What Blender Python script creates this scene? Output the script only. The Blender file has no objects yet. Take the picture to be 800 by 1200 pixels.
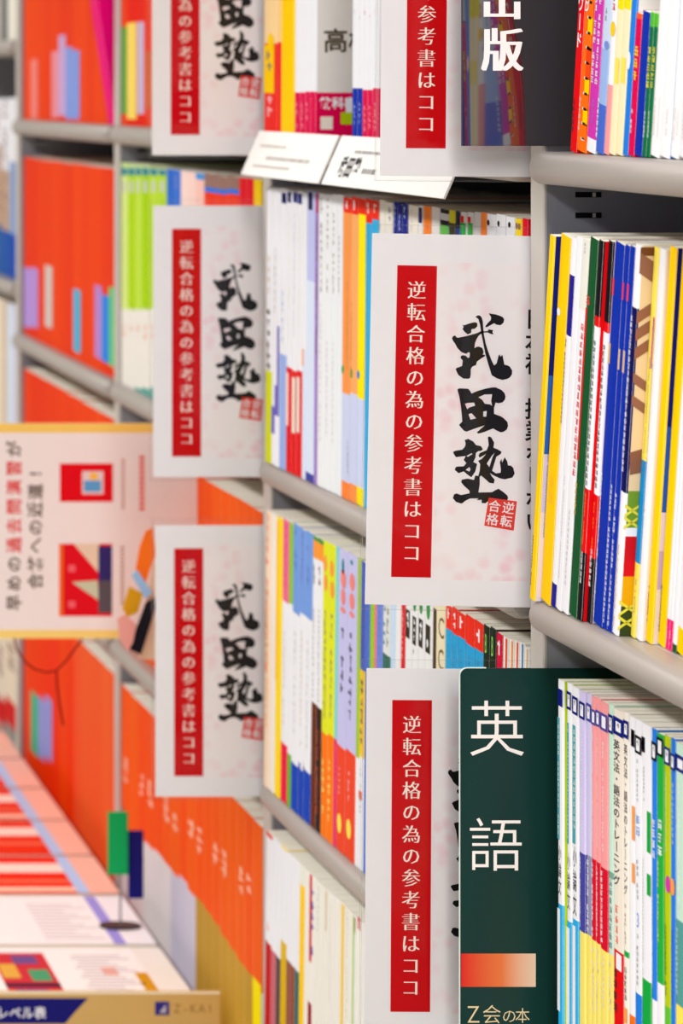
import bpy, math, random
from mathutils import Vector, Matrix
random.seed(7)
SC = bpy.context.scene
COL = SC.collection
# ------------------------------------------------------------------ camera, world, lights, exposure
F, VX, VY, H = 3576.0, -540.0, 105.0, 1.5     # focal length in pixels, vanishing point of the shelf wall, eye height
cam_d = bpy.data.cameras.new('camera')
cam = bpy.data.objects.new('camera', cam_d); COL.objects.link(cam)
cam.location = (0, 0, H); cam.rotation_euler = (math.radians(90), 0, 0)
cam_d.sensor_fit = 'VERTICAL'; cam_d.sensor_height = 36; cam_d.sensor_width = 24
cam_d.lens = F * 36 / 1200
cam_d.shift_x = (400 - VX) / 1200; cam_d.shift_y = -(600 - VY) / 1200
cam_d.clip_start = 0.05; cam_d.clip_end = 60
cam_d.dof.use_dof = True; cam_d.dof.focus_distance = 2.37; cam_d.dof.aperture_fstop = 9.0
SC.camera = cam

w = bpy.data.worlds.new('shop_light'); SC.world = w; w.use_nodes = True
bg = w.node_tree.nodes['Background']; bg.inputs[0].default_value = (1.0, 0.98, 0.96, 1); bg.inputs[1].default_value = 0.23
def area(name, loc, size, energy, col, rot=(0, 0, 0)):
    d = bpy.data.lights.new(name, 'AREA'); d.shape = 'RECTANGLE'; d.size, d.size_y = size; d.energy = energy; d.color = col
    o = bpy.data.objects.new(name, d); COL.objects.link(o); o.location = loc; o.rotation_euler = rot
    return o
for x, y, ly, e in ((0.35, -1.6, 6.0, 114), (-1.2, 2.6, 11.0, 192)):
    area('ceiling_light_row', (x, y, 2.8), (0.5, ly), e, (1, 0.988, 0.968))
SC.view_settings.view_transform = 'Standard'; SC.view_settings.look = 'None'
SC.view_settings.gamma = 1; SC.view_settings.use_curve_mapping = False
SC.view_settings.exposure = 0.25

# ------------------------------------------------------------------ helpers
XF = 0.7785                                     # the plane of the shelf fronts
ZL = [0.297, -0.048, -0.394, -0.738, -1.083]    # shelf tops, relative to the eye
def P(px, py, Y):
    return Vector(((px - VX) * Y / F, Y, H - (py - VY) * Y / F))
def s2l(c):
    c /= 255.0
    return c / 12.92 if c <= 0.04045 else ((c + 0.055) / 1.055) ** 2.4
PAL = dict(W=(240,240,244), OW=(238,230,218), CR=(248,236,200), R=(226,28,36), RO=(240,84,30), OR=(250,128,30), LO=(252,172,92), Y=(255,214,0),
    PY=(252,232,110), LY=(238,226,30), N=(28,40,120), BL=(24,62,168), B=(48,140,225), LB=(165,190,232), PB=(214,224,245), CY=(60,185,232), LI=(182,205,30),
    LG=(205,228,150), G=(30,165,75), DG=(28,84,50), TE=(60,140,150), MI=(202,228,212), LA=(205,200,236), VI=(130,120,200), PK=(245,170,172), HP=(238,50,135),
    CRI=(222,18,96), MG=(208,72,180), BK=(24,22,28), GR=(150,148,150), LGR=(205,203,205), BR=(120,78,60), GO=(186,150,58), TAN=(214,186,140), IND=(82,82,160), SR=(216,32,62),
    SK=(206,218,238), INK=(40,34,44), TI=(150,120,100), OX=(242,92,34), BRW=(110,60,70), DR=(160,30,50))
MATS = {}
def M(c, kind='cover'):
    if isinstance(c, str): c = PAL[c]
    key = (tuple(c), kind)
    if key in MATS: return MATS[key]
    m = bpy.data.materials.new('%s_%d_%d_%d' % (kind, *[int(x) for x in c])); m.use_nodes = True
    nt = m.node_tree; b = nt.nodes['Principled BSDF']
    col = tuple(s2l(x) for x in c); mx_ = max(max(col), 1e-4)
    if kind in ('cover', 'paper'): col = tuple(mx_ * (x / mx_) ** 1.22 for x in col)
    rough = dict(cover=0.5, paper=0.75, metal=0.42, gloss=0.12, ink=0.6, page=0.9, fabric=0.9)[kind]
    n = nt.nodes.new('ShaderNodeTexNoise'); tc = nt.nodes.new('ShaderNodeTexCoord')
    n.inputs['Detail'].default_value = 3
    r = nt.nodes.new('ShaderNodeMix'); r.data_type = 'RGBA'
    lo = tuple(x * 0.955 for x in col)
    r.inputs[6].default_value = (*lo, 1); r.inputs[7].default_value = (*col, 1)
    if kind == 'page':
        mp = nt.nodes.new('ShaderNodeMapping'); mp.inputs['Scale'].default_value = (3, 1400, 6)
        nt.links.new(tc.outputs['Object'], mp.inputs[0]); nt.links.new(mp.outputs[0], n.inputs['Vector'])
        n.inputs['Scale'].default_value = 1.0
        r.inputs[6].default_value = (*tuple(x * 0.9 for x in col), 1)
    else:
        nt.links.new(tc.outputs['Object'], n.inputs['Vector']); n.inputs['Scale'].default_value = 60 if kind != 'metal' else 25
    nt.links.new(n.outputs['Fac'], r.inputs[0]); nt.links.new(r.outputs[2], b.inputs['Base Color'])
    b.inputs['Roughness'].default_value = rough
    if kind == 'metal': b.inputs['Metallic'].default_value = 0.25
    if kind == 'cover': b.inputs['Specular IOR Level'].default_value = 0.012
    if kind in ('paper', 'page'): b.inputs['Specular IOR Level'].default_value = 0.1
    if kind == 'ink': b.inputs['Specular IOR Level'].default_value = 0.25
    MATS[key] = m
    return m

def clear_mat():
    m = bpy.data.materials.new('clear_sleeve_plastic'); m.use_nodes = True; nt = m.node_tree; nt.nodes.clear()
    out = nt.nodes.new('ShaderNodeOutputMaterial'); mx = nt.nodes.new('ShaderNodeMixShader')
    t = nt.nodes.new('ShaderNodeBsdfTransparent'); t.inputs[0].default_value = (0.992, 0.994, 0.996, 1)
    g = nt.nodes.new('ShaderNodeBsdfGlossy'); g.inputs['Roughness'].default_value = 0.06
    fr = nt.nodes.new('ShaderNodeFresnel'); fr.inputs[0].default_value = 1.45
    nz = nt.nodes.new('ShaderNodeTexNoise'); nz.inputs['Scale'].default_value = 9
    tc = nt.nodes.new('ShaderNodeTexCoord'); nt.links.new(tc.outputs['Object'], nz.inputs['Vector'])
    bp = nt.nodes.new('ShaderNodeBump'); bp.inputs['Strength'].default_value = 0.25; bp.inputs['Distance'].default_value = 0.01
    nt.links.new(nz.outputs['Fac'], bp.inputs['Height']); nt.links.new(bp.outputs[0], g.inputs['Normal'])
    mu = nt.nodes.new('ShaderNodeMath'); mu.operation = 'MULTIPLY'; mu.inputs[1].default_value = 0.5; nt.links.new(fr.outputs[0], mu.inputs[0]); nt.links.new(mu.outputs[0], mx.inputs[0]); nt.links.new(t.outputs[0], mx.inputs[1]); nt.links.new(g.outputs[0], mx.inputs[2])
    nt.links.new(mx.outputs[0], out.inputs[0])
    return m
CLEAR = clear_mat()

def floral_mat(c1, c2):
    m = bpy.data.materials.new('paper_with_pale_blossom_print'); m.use_nodes = True; nt = m.node_tree; b = nt.nodes['Principled BSDF']
    tc = nt.nodes.new('ShaderNodeTexCoord'); v = nt.nodes.new('ShaderNodeTexVoronoi'); v.inputs['Scale'].default_value = 85
    n = nt.nodes.new('ShaderNodeTexNoise'); n.inputs['Scale'].default_value = 16; n.inputs['Detail'].default_value = 2
    nt.links.new(tc.outputs['Object'], v.inputs['Vector']); nt.links.new(tc.outputs['Object'], n.inputs['Vector'])
    r1 = nt.nodes.new('ShaderNodeMapRange'); r1.inputs[1].default_value = 0.25; r1.inputs[2].default_value = 0.62; r1.inputs[3].default_value = 1; r1.inputs[4].default_value = 0
    r2 = nt.nodes.new('ShaderNodeMapRange'); r2.inputs[1].default_value = 0.42; r2.inputs[2].default_value = 0.66
    nt.links.new(v.outputs['Distance'], r1.inputs[0]); nt.links.new(n.outputs['Fac'], r2.inputs[0])
    mu = nt.nodes.new('ShaderNodeMath'); mu.operation = 'MULTIPLY'; nt.links.new(r1.outputs[0], mu.inputs[0]); nt.links.new(r2.outputs[0], mu.inputs[1])
    mx = nt.nodes.new('ShaderNodeMix'); mx.data_type = 'RGBA'
    mx.inputs[6].default_value = (*[s2l(x) for x in c1], 1); mx.inputs[7].default_value = (*[s2l(x) for x in c2], 1)
    nt.links.new(mu.outputs[0], mx.inputs[0]); nt.links.new(mx.outputs[2], b.inputs['Base Color']); b.inputs['Roughness'].default_value = 0.7
    return m

_fc = {}
_fcurve = bpy.data.curves.new('lettering_source', 'FONT'); _fobj = bpy.data.objects.new('lettering_source', _fcurve)
def glyph(ch, off=0.0):
    """outline of one character, filled, about one unit wide and centred on (0,0)"""
    k = (ch, off)
    if k not in _fc:
        COL.objects.link(_fobj); _fcurve.body = ch; _fcurve.offset = off; _fcurve.resolution_u = 2; _fcurve.size = 1
        bpy.context.view_layer.update()
        dg = bpy.context.evaluated_depsgraph_get()
        me = bpy.data.meshes.new_from_object(_fobj.evaluated_get(dg), depsgraph=dg)
        vs = [(v.co.x, v.co.y) for v in me.vertices]; fs = [tuple(p.vertices) for p in me.polygons]
        bpy.data.meshes.remove(me); COL.objects.unlink(_fobj)
        cx = 0.5 if ord(ch) > 255 else (max(v[0] for v in vs) + min(v[0] for v in vs)) / 2
        cy = 0.38 if ord(ch) > 255 else 0.35
        _fc[k] = ([(x - cx, y - cy) for x, y in vs], fs)
    return _fc[k]
def fill_curve(loops):
    c = bpy.data.curves.new('brush_source', 'CURVE'); c.dimensions = '2D'; c.fill_mode = 'BOTH'
    for lp in loops:
        s = c.splines.new('POLY'); s.points.add(len(lp) - 1); s.use_cyclic_u = True
        for p, q in zip(s.points, lp): p.co = (q[0], q[1], 0, 1)
    o = bpy.data.objects.new('brush_source', c); COL.objects.link(o); bpy.context.view_layer.update()
    dg = bpy.context.evaluated_depsgraph_get(); me = bpy.data.meshes.new_from_object(o.evaluated_get(dg), depsgraph=dg)
    r = ([(v.co.x, v.co.y) for v in me.vertices], [tuple(p.vertices) for p in me.polygons])
    bpy.data.objects.remove(o); bpy.data.curves.remove(c); bpy.data.meshes.remove(me)
    return r

class MB:
    def __init__(s): s.v = []; s.f = []; s.m = []; s.mats = []; s.sm = []
    def mi(s, m):
        if m not in s.mats: s.mats.append(m)
        return s.mats.index(m)
    def face(s, pts, m, smooth=False):
        b = len(s.v); s.v += [tuple(p) for p in pts]; s.f.append(tuple(range(b, b + len(pts)))); s.m.append(s.mi(m)); s.sm.append(smooth)
    def mesh(s, vs, fs, m, smooth=False):
        b = len(s.v); s.v += [tuple(p) for p in vs]; i = s.mi(m)
        for f in fs: s.f.append(tuple(b + k for k in f)); s.m.append(i); s.sm.append(smooth)
    def box(s, a, b, m):
        x0, y0, z0 = a; x1, y1, z1 = b
        vs = [(x0,y0,z0),(x1,y0,z0),(x1,y1,z0),(x0,y1,z0),(x0,y0,z1),(x1,y0,z1),(x1,y1,z1),(x0,y1,z1)]
        s.mesh(vs, [(0,3,2,1),(4,5,6,7),(0,1,5,4),(1,2,6,5),(2,3,7,6),(3,0,4,7)], m)
    def bevel_box(s, a, b, r, m):
        """box with chamfered edges"""
        x0, y0, z0 = a; x1, y1, z1 = b; vs = []
        def ring(z, i): return [(x0+i,y0+r,z),(x0+r,y0+i,z),(x1-r,y0+i,z),(x1-i,y0+r,z),(x1-i,y1-r,z),(x1-r,y1-i,z),(x0+r,y1-i,z),(x0+i,y1-r,z)]
        for z, i in ((z0, r), (z0 + r, 0), (z1 - r, 0), (z1, r)): vs += ring(z, i)
        fs = [tuple(range(7, -1, -1)), tuple(range(24, 32))]
        for k in range(3):
            for j in range(8): fs.append((k*8+j, k*8+(j+1) % 8, k*8+8+(j+1) % 8, k*8+8+j))
        s.mesh(vs, fs, m)
    def prism(s, poly, axis, a, b, m, smooth=False):
        """extrude a 2-D outline along an axis (x: poly is (y,z); y: (x,z); z: (x,y))"""
        def pt(p, t): return (t, p[0], p[1]) if axis == 'x' else (p[0], t, p[1]) if axis == 'y' else (p[0], p[1], t)
        n = len(poly); vs = [pt(p, a) for p in poly] + [pt(p, b) for p in poly]
        s.mesh(vs, [tuple(range(n - 1, -1, -1)), tuple(range(n, 2 * n))], m)
        s.mesh(vs, [(i, (i+1) % n, n + (i+1) % n, n + i) for i in range(n)], m, smooth)
    def tube(s, pts, r, m, n=8):
        pts = [Vector(p) for p in pts]; vs = []; fs = []
        for i, p in enumerate(pts):
            d = (pts[min(i+1, len(pts)-1)] - pts[max(i-1, 0)]).normalized()
            u = d.cross(Vector((0.31, 0.2, 0.93))).normalized(); v = d.cross(u)
            vs += [p + (u * math.cos(2*math.pi*k/n) + v * math.sin(2*math.pi*k/n)) * r for k in range(n)]
        for i in range(len(pts) - 1):
            for k in range(n): fs.append((i*n+k, i*n+(k+1) % n, (i+1)*n+(k+1) % n, (i+1)*n+k))
        s.mesh(vs, fs, m, True); s.mesh(vs, [tuple(range(n-1, -1, -1)), tuple(range((len(pts)-1)*n, len(pts)*n))], m)
    def flat(s, vf, m, fn):
        """2-D filled outline mapped to 3-D by fn(u,v)"""
        s.mesh([fn(u, v) for u, v in vf[0]], vf[1], m)
    def build(s, name, parent=None):
        me = bpy.data.meshes.new(name); me.from_pydata(s.v, [], s.f)
        for m in s.mats: me.materials.append(m)
        me.polygons.foreach_set('material_index', s.m); me.polygons.foreach_set('use_smooth', s.sm); me.update()
        o = bpy.data.objects.new(name, me); COL.objects.link(o)
        if parent is not None: o.parent = parent
        return o
def thing(name, label, cat, loc=(0, 0, 0), group=None, rot=(0, 0, 0)):
    o = bpy.data.objects.new(name, None); COL.objects.link(o); o.empty_display_size = 0.02
    o.location = loc; o.rotation_euler = rot; o['label'] = label; o['category'] = cat
    if group: o['group'] = group
    return o

# ------------------------------------------------------------------ the room
def struct(name, a, b, m):
    mb = MB(); mb.box(a, b, m); o = mb.build(name); o['kind'] = 'structure'; return o
struct('floor', (-2.2, -1.0, -0.05), (1.3, 7.0, 0), M((196, 186, 172), 'metal'))
struct('wall_right', (1.16, 1.2, 0), (1.24, 7.0, 2.9), M((225, 220, 212), 'paper'))
struct('wall_back', (-2.2, 6.9, 0), (1.16, 7.0, 2.9), M((228, 224, 216), 'paper'))

# ------------------------------------------------------------------ bookcases
STEEL = M((204, 197, 189), 'metal'); STEEL_D = M((148, 150, 160), 'metal'); BACKP = M((34, 34, 44), 'paper'); SLOT = M((14, 13, 16), 'paper'); LIPM = M((176, 168, 160), 'metal')
def bookcase(Yn, Yf, thick, label, levels, board_near=None, slots=True):
    """one bay: far side panel, back panel, and shelf boards each with a rounded front lip; Yn..Yf is the opening"""
    root = thing('bookcase', label, 'bookcase', (XF, Yf, 0), 'steel bookcase bays along the wall')
    ox, oy = XF, Yf
    x1 = 1.10
    mb = MB(); mb.bevel_box((0.0015, 0, 0.0), (x1 - ox, thick, 2.25), 0.0015, STEEL_D)
    p = mb.build('side_panel', root)
    fe = MB(); fe.bevel_box((0, -0.0002, 0.002), (0.004, thick - 0.0006, 2.248), 0.0012, STEEL); fe.build('front_edge', p)
    if slots:
        sb = MB()
        for k in range(-74, 22):
            z = H - 0.0815 - 0.016 * k
            if 0.1 < z < 2.2:
                sb.box((0.025, -0.0008, z - 0.0021), (0.045, 0.0002, z + 0.0021), SLOT)
                sb.box((0.038, -0.0010, z - 0.0017), (0.0405, -0.0007, z + 0.0017), STEEL)
        sb.build('slot_column', p)
    mb = MB(); mb.box((x1 - 0.012 - ox, Yn - oy, 0), (x1 - ox, -0.001, 2.25), BACKP); mb.build('back_panel', root)
    yn = (board_near if board_near is not None else Yn) - oy
    for z in levels:
        zt = H + z
        b = MB(); b.box((0.012, yn, zt - 0.022), (x1 - 0.014 - ox, -0.0015, zt), STEEL); bo = b.build('shelf_board', root)
        l = MB(); r = 0.0125; cx, cz = -0.003, zt - 0.0125
        prof = [(0.0118, zt)] + [(cx + r * math.cos(a) * 0.85, cz + r * math.sin(a)) for a in [math.radians(90 + 15 * k) for k in range(13)]] + [(0.0118, zt - 0.025)]
        n = len(prof); ya, yb = yn, -0.0015
        cxm, czm = 0.004, zt - 0.0125
        rings = [(ya, 0.75), (ya + 0.003, 0.93), (ya + 0.007, 1.0), (yb - 0.007, 1.0), (yb - 0.003, 0.93), (yb, 0.75)]
        vs = []
        for y, sc in rings: vs += [(cxm + (px_ - cxm) * sc, y, czm + (pz_ - czm) * sc) for px_, pz_ in prof]
        fs = [(i*n+k, i*n+k+1, (i+1)*n+k+1, (i+1)*n+k) for i in range(len(rings) - 1) for k in range(n - 1)]
        l.mesh(vs, fs, LIPM, True); l.mesh(vs, [tuple(range(n)), tuple(range(len(vs) - 1, len(vs) - 1 - n, -1))], LIPM)
        l.build('front_lip', bo)
    k = MB(); k.box((0.03, yn, 0), (0.05, -0.0015, H - 1.11), STEEL_D); k.build('kick_plate', root)
    return root
LV = [0.642] + ZL
bookcase(1.55, 2.367, 0.031, 'grey steel bookcase bay nearest the viewer, holding the green and the dark plates', LV)
bookcase(2.410, 3.25, 0.033, 'grey steel bookcase bay between two columns of calligraphy signs', LV)
bookcase(3.297, 4.10, 0.033, 'grey steel bookcase bay of orange and lime books behind the farther signs', LV)
bookcase(4.135, 4.95, 0.033, 'grey steel bookcase bay filled only with red exam books', LV)
bookcase(4.985, 5.80, 0.033, 'farthest grey steel bookcase bay with white books and lower shelves', [0.43, 0.082, -0.315, -0.70, -1.083])

# ------------------------------------------------------------------ books
ORD = 'first second third fourth fifth sixth seventh eighth ninth tenth eleventh twelfth thirteenth fourteenth fifteenth sixteenth seventeenth eighteenth nineteenth twentieth'.split()
ORD += ['twenty-' + x for x in ORD[:9]] + ['thirtieth'] + ['thirty-' + x for x in ORD[:9]] + ['fortieth'] + ['forty-' + x for x in ORD[:9]]
PAGE = M((250, 244, 228), 'page')
def pseudo(mb, z0, z1, ya, yb, m, x, rnd, fine):
    """tiny strokes that read as print too small to make out"""
    wd = abs(yb - ya); cell = min(max(wd * 1.05, 0.0022 if fine else 0.005), 0.012) * (1 if fine else rnd.uniform(.85, 1.15)); z = z1; c = (ya + yb) / 2; hw = wd / 2
    while z - cell * 0.8 > z0:
        if rnd.random() < 0.92:
            if fine:
                zz = z - cell * 0.82
                for q in range(3):
                    a = zz + cell * 0.8 * (q + rnd.random() * 0.5) / 3
                    l = hw * rnd.uniform(0.4, 0.95)
                    mb.face([(x, c + l, a), (x, c - l, a), (x, c - l, a + cell * 0.11), (x, c + l, a + cell * 0.11)], m)
                for q in range(2):
                    yy = c + hw * rnd.uniform(-0.7, 0.7); t = hw * 0.14
                    mb.face([(x - 2e-5, yy + t, zz), (x - 2e-5, yy - t, zz), (x - 2e-5, yy - t * 0.8, zz + cell * rnd.uniform(0.4, 0.8)), (x - 2e-5, yy + t, zz + cell * rnd.uniform(0.4, 0.8))], m)
            else:
                l = hw * rnd.uniform(0.5, 0.95); hh = cell * rnd.uniform(0.12, 0.3); a = z - cell * rnd.uniform(0.08, 0.5); o_ = hw * rnd.uniform(-.25, .25)
                mb.face([(x, c + o_ + l, a - hh), (x, c + o_ - l, a - hh), (x, c + o_ - l * 0.8, a), (x, c + o_ + l, a)], m)
                tw = hw * rnd.uniform(.18, .4); o_ = hw * rnd.uniform(-.4, .4); a = z - cell * .08; hh = cell * rnd.uniform(.5, .98)
                mb.face([(x - 2e-5, c + o_ + tw, a - hh), (x - 2e-5, c + o_ - tw, a - hh), (x - 2e-5, c + o_ - tw * 0.8, a), (x - 2e-5, c + o_ + tw, a)], m)
        z -= cell

def make_book(root, t, h, d, spine, cov, far_cov, items, zof, fine, rnd, page=None):
    """cover wrapped round spine and both boards, with its print; page block inside. local: x into the shelf, +y is the far side, z up"""
    r = min(0.0016, t * 0.28); e = 0.00045
    out = [(d, t/2), (r, t/2), (r*0.3, t/2 - r*0.3), (0, t/2 - r), (-0.0003, 0), (0, -t/2 + r), (r*0.3, -t/2 + r*0.3), (r, -t/2), (d, -t/2)]
    inn = [(d, t/2 - e), (r, t/2 - e), (r*0.3 + e*.7, t/2 - r*0.3 - e*.7), (e, t/2 - r), (e, 0), (e, -t/2 + r), (r*0.3 + e*.7, -t/2 + r*0.3 + e*.7), (r, -t/2 + e), (d, -t/2 + e)]
    mb = MB()
    def bands(sp):
        if not isinstance(sp, list): return [(0, h, sp)]
        res = []; top = h
        for c, yb in sp:
            zb = 0 if yb is None else min(max(zof(yb), 0.0), top)
            if top - zb > 1e-5: res.append((zb, top, c))
            top = zb
        return res
    def wall(i, b, c0=None):
        for zb, zt, c in b:
            p, q = out[i], out[i+1]
            mb.face([(p[0], p[1], zb), (q[0], q[1], zb), (q[0], q[1], zt), (p[0], p[1], zt)], M(c), i in (2, 3, 4, 5))
    bs = bands(spine); bc = bands(cov if cov is not None else spine); bf = bands(far_cov if far_cov is not None else (cov if cov is not None else spine))
    wall(0, bf); wall(7, bc)
    for i in range(1, 7): wall(i, bs)
    for z, bi in ((h, 0), (0, -1)):
        for i in range(8):
            bb = bf if i == 0 else bc if i == 7 else bs
            q = [(out[i][0], out[i][1], z), (out[i+1][0], out[i+1][1], z), (inn[i+1][0], inn[i+1][1], z), (inn[i][0], inn[i][1], z)]
            mb.face(q if z else q[::-1], M(bb[bi][2]))
    x = -0.0004
    for it in items:
        k = it[0]
        if k == 'd':      # illegible print: y0,y1,colour,(left,right)
            _, y0, y1, c = it[:4]; fl, frr = it[4] if len(it) > 4 else (0.22, 0.78)
            pseudo(mb, max(zof(y1), 0.002), min(zof(y0), h - 0.002), t/2 - fl*t, t/2 - frr*t, M(c, 'ink'), x, rnd, fine)
        elif k == 'b':    # patch on the spine
            _, y0, y1, c, fl, frr = it; za, zb = max(zof(y1), 0.0008), min(zof(y0), h - 0.0008)
            mb.face([(x+1e-4, t/2 - fl*t, za), (x+1e-4, t/2 - frr*t, za), (x+1e-4, t/2 - frr*t, zb), (x+1e-4, t/2 - fl*t, zb)], M(c))
        elif k == 'ell':
            _, y0, y1, c, fl, frr = it; za, zb = zof(y1), zof(y0); cy = t/2 - (fl+frr)/2*t; ry = (frr-fl)/2*t
            mb.face([(x, cy - ry*math.cos(a), (za+zb)/2 + (zb-za)/2*math.sin(a)) for a in [2*math.pi*q/16 for q in range(16)]], M(c))
        elif k == 't':    # readable upright column
            _, s, y0, y1, c = it[:5]; fw = it[5] if len(it) > 5 else 0.8; off = it[6] if len(it) > 6 else 0.0; fc = it[7] if len(it) > 7 else 0.5
            za, zb = zof(y1), zof(y0); pitch = (zb - za) / len(s)
            for i, ch in enumerate(s):
                cz = zb - pitch * (i + 0.5); g = glyph('丨' if ch == 'ー' else ch, off)
                mb.flat(g, M(c, 'ink'), lambda u, v, cz=cz: (x, t/2 - fc*t - u * t * fw, cz + v * pitch * 0.95))
        elif k == 'cb':   # patch on the near board: y0,y1,colour,mm from the spine
            _, y0, y1, c, a0, a1 = it; za, zb = max(zof(y1), 0.001), min(zof(y0), h - 0.001)
            yy = -t/2 - 0.0002
            mb.face([(a0/1000, yy, za), (a1/1000, yy, za), (a1/1000, yy, zb), (a0/1000, yy, zb)], M(c))
        elif k == 'cq':   # free quad on the near board: (mm,y) corners
            _, c, pts = it; yy = -t/2 - 0.0003
            mb.face([(a/1000, yy, zof(b)) for a, b in pts], M(c))
        elif k == 'ct':   # word on the near board, written across
            _, s, a0, yc, size, c, off = it; yy = -t/2 - 0.00035
            for i, ch in enumerate(s):
                mb.flat(glyph(ch, off), M(c, 'ink'), lambda u, v, i=i: ((a0 + size*(i+0.5))/1000 + u*size/1000, yy, zof(yc) + v*size/1000))
        elif k == 'fr':   # small framed label on the spine
            _, y0, y1, c = it[:4]
            for (fa, fb, c2, dx) in ((0.05, 0.98, c, 0), (0.28, 0.8, 'W', -1e-4)):
                za, zb = zof(y1), zof(y0); g = (zb - za) * 0.16 * (1 if c2 == 'W' else 0)
                mb.face([(x+dx, t/2 - fa*t, za+g), (x+dx, t/2 - fb*t, za+g), (x+dx, t/2 - fb*t, zb-g), (x+dx, t/2 - fa*t, zb-g)], M(c2))
            pseudo(mb, zof(y1)+0.003, zof(y0)-0.002, t/2 - .36*t, t/2 - .7*t, M('GR', 'ink'), x - 2e-4, rnd, False)
    mb.build('cover', root)
    pb = MB(); pb.box((e, -t/2 + e, 0.0005), (d - 0.001, t/2 - e, h - 0.00015), page or PAGE); pb.build('page_block', root)

BOOKN = 0
def row(z0, items, place, lean=0.0, href=0.0, h=0.29, d=0.182, XB=0.7785, fine=True, group=None, cat='book', name='book', lo=0.762, hi=0.80, start=0, page=None, drift=0.0):
    """books from the far end of a shelf towards the viewer; xl,xr are where the spine's edges show in the photograph at height href"""
    global BOOKN
    sl, cl = math.sin(lean), math.cos(lean)
    Yp = None
    for i, it in enumerate(items):
        xl, xr, desc, spine = it[:4]; o = it[4] if len(it) > 4 else {}
        if Yp is None or o.get('gap'):
            X = o.get('X', XB); Y0 = F * X / (xl - VX)
            if Yp is not None: Y0 = min(Y0, Yp)
        else:
            Y0 = Yp; X = min(max((xl - VX) * Y0 / F + drift, lo), hi)
        Y1 = F * X / (xr - VX)
        if Y0 - Y1 < 0.0035: Y1 = Y0 - 0.0035
        Yp = Y1
        tt = (Y0 - Y1) * cl - 0.0003
        hh = o.get('h', h) + random.uniform(-0.0012, 0.0012); dd = o.get('d', d) + random.uniform(-0.004, 0.004)
        yc = (Y0 + Y1) / 2 + href * sl / cl
        root = thing(o.get('name', name), '', cat)
        root.location = (X, yc, H + z0 + abs(sl) * tt / 2 + 0.0004); root.rotation_euler = (lean, o.get('ry', 0), 0)
        lab = o.get('label')
        if not lab: lab = '%s, %s' % (desc, place.replace('#', ORD[i + start]))
        root['label'] = lab
        g = o.get('group', group)
        if g: root['group'] = g
        sc = (xl + xr) / 2 - VX
        def zof(py, Xs=X, yc=yc, b=H + z0):
            # height on this (leaning) spine that shows at picture row py
            hz = 0.0
            for _ in range(4):
                Yh = yc - hz * sl
                hz = (H - (py - VY) * Yh / F - b) / cl
            return hz
        make_book(root, tt, hh, dd, spine, o.get('cov'), o.get('fcov'), o.get('it', []), zof, fine, random, page)
        BOOKN += 1
    return Yp

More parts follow.
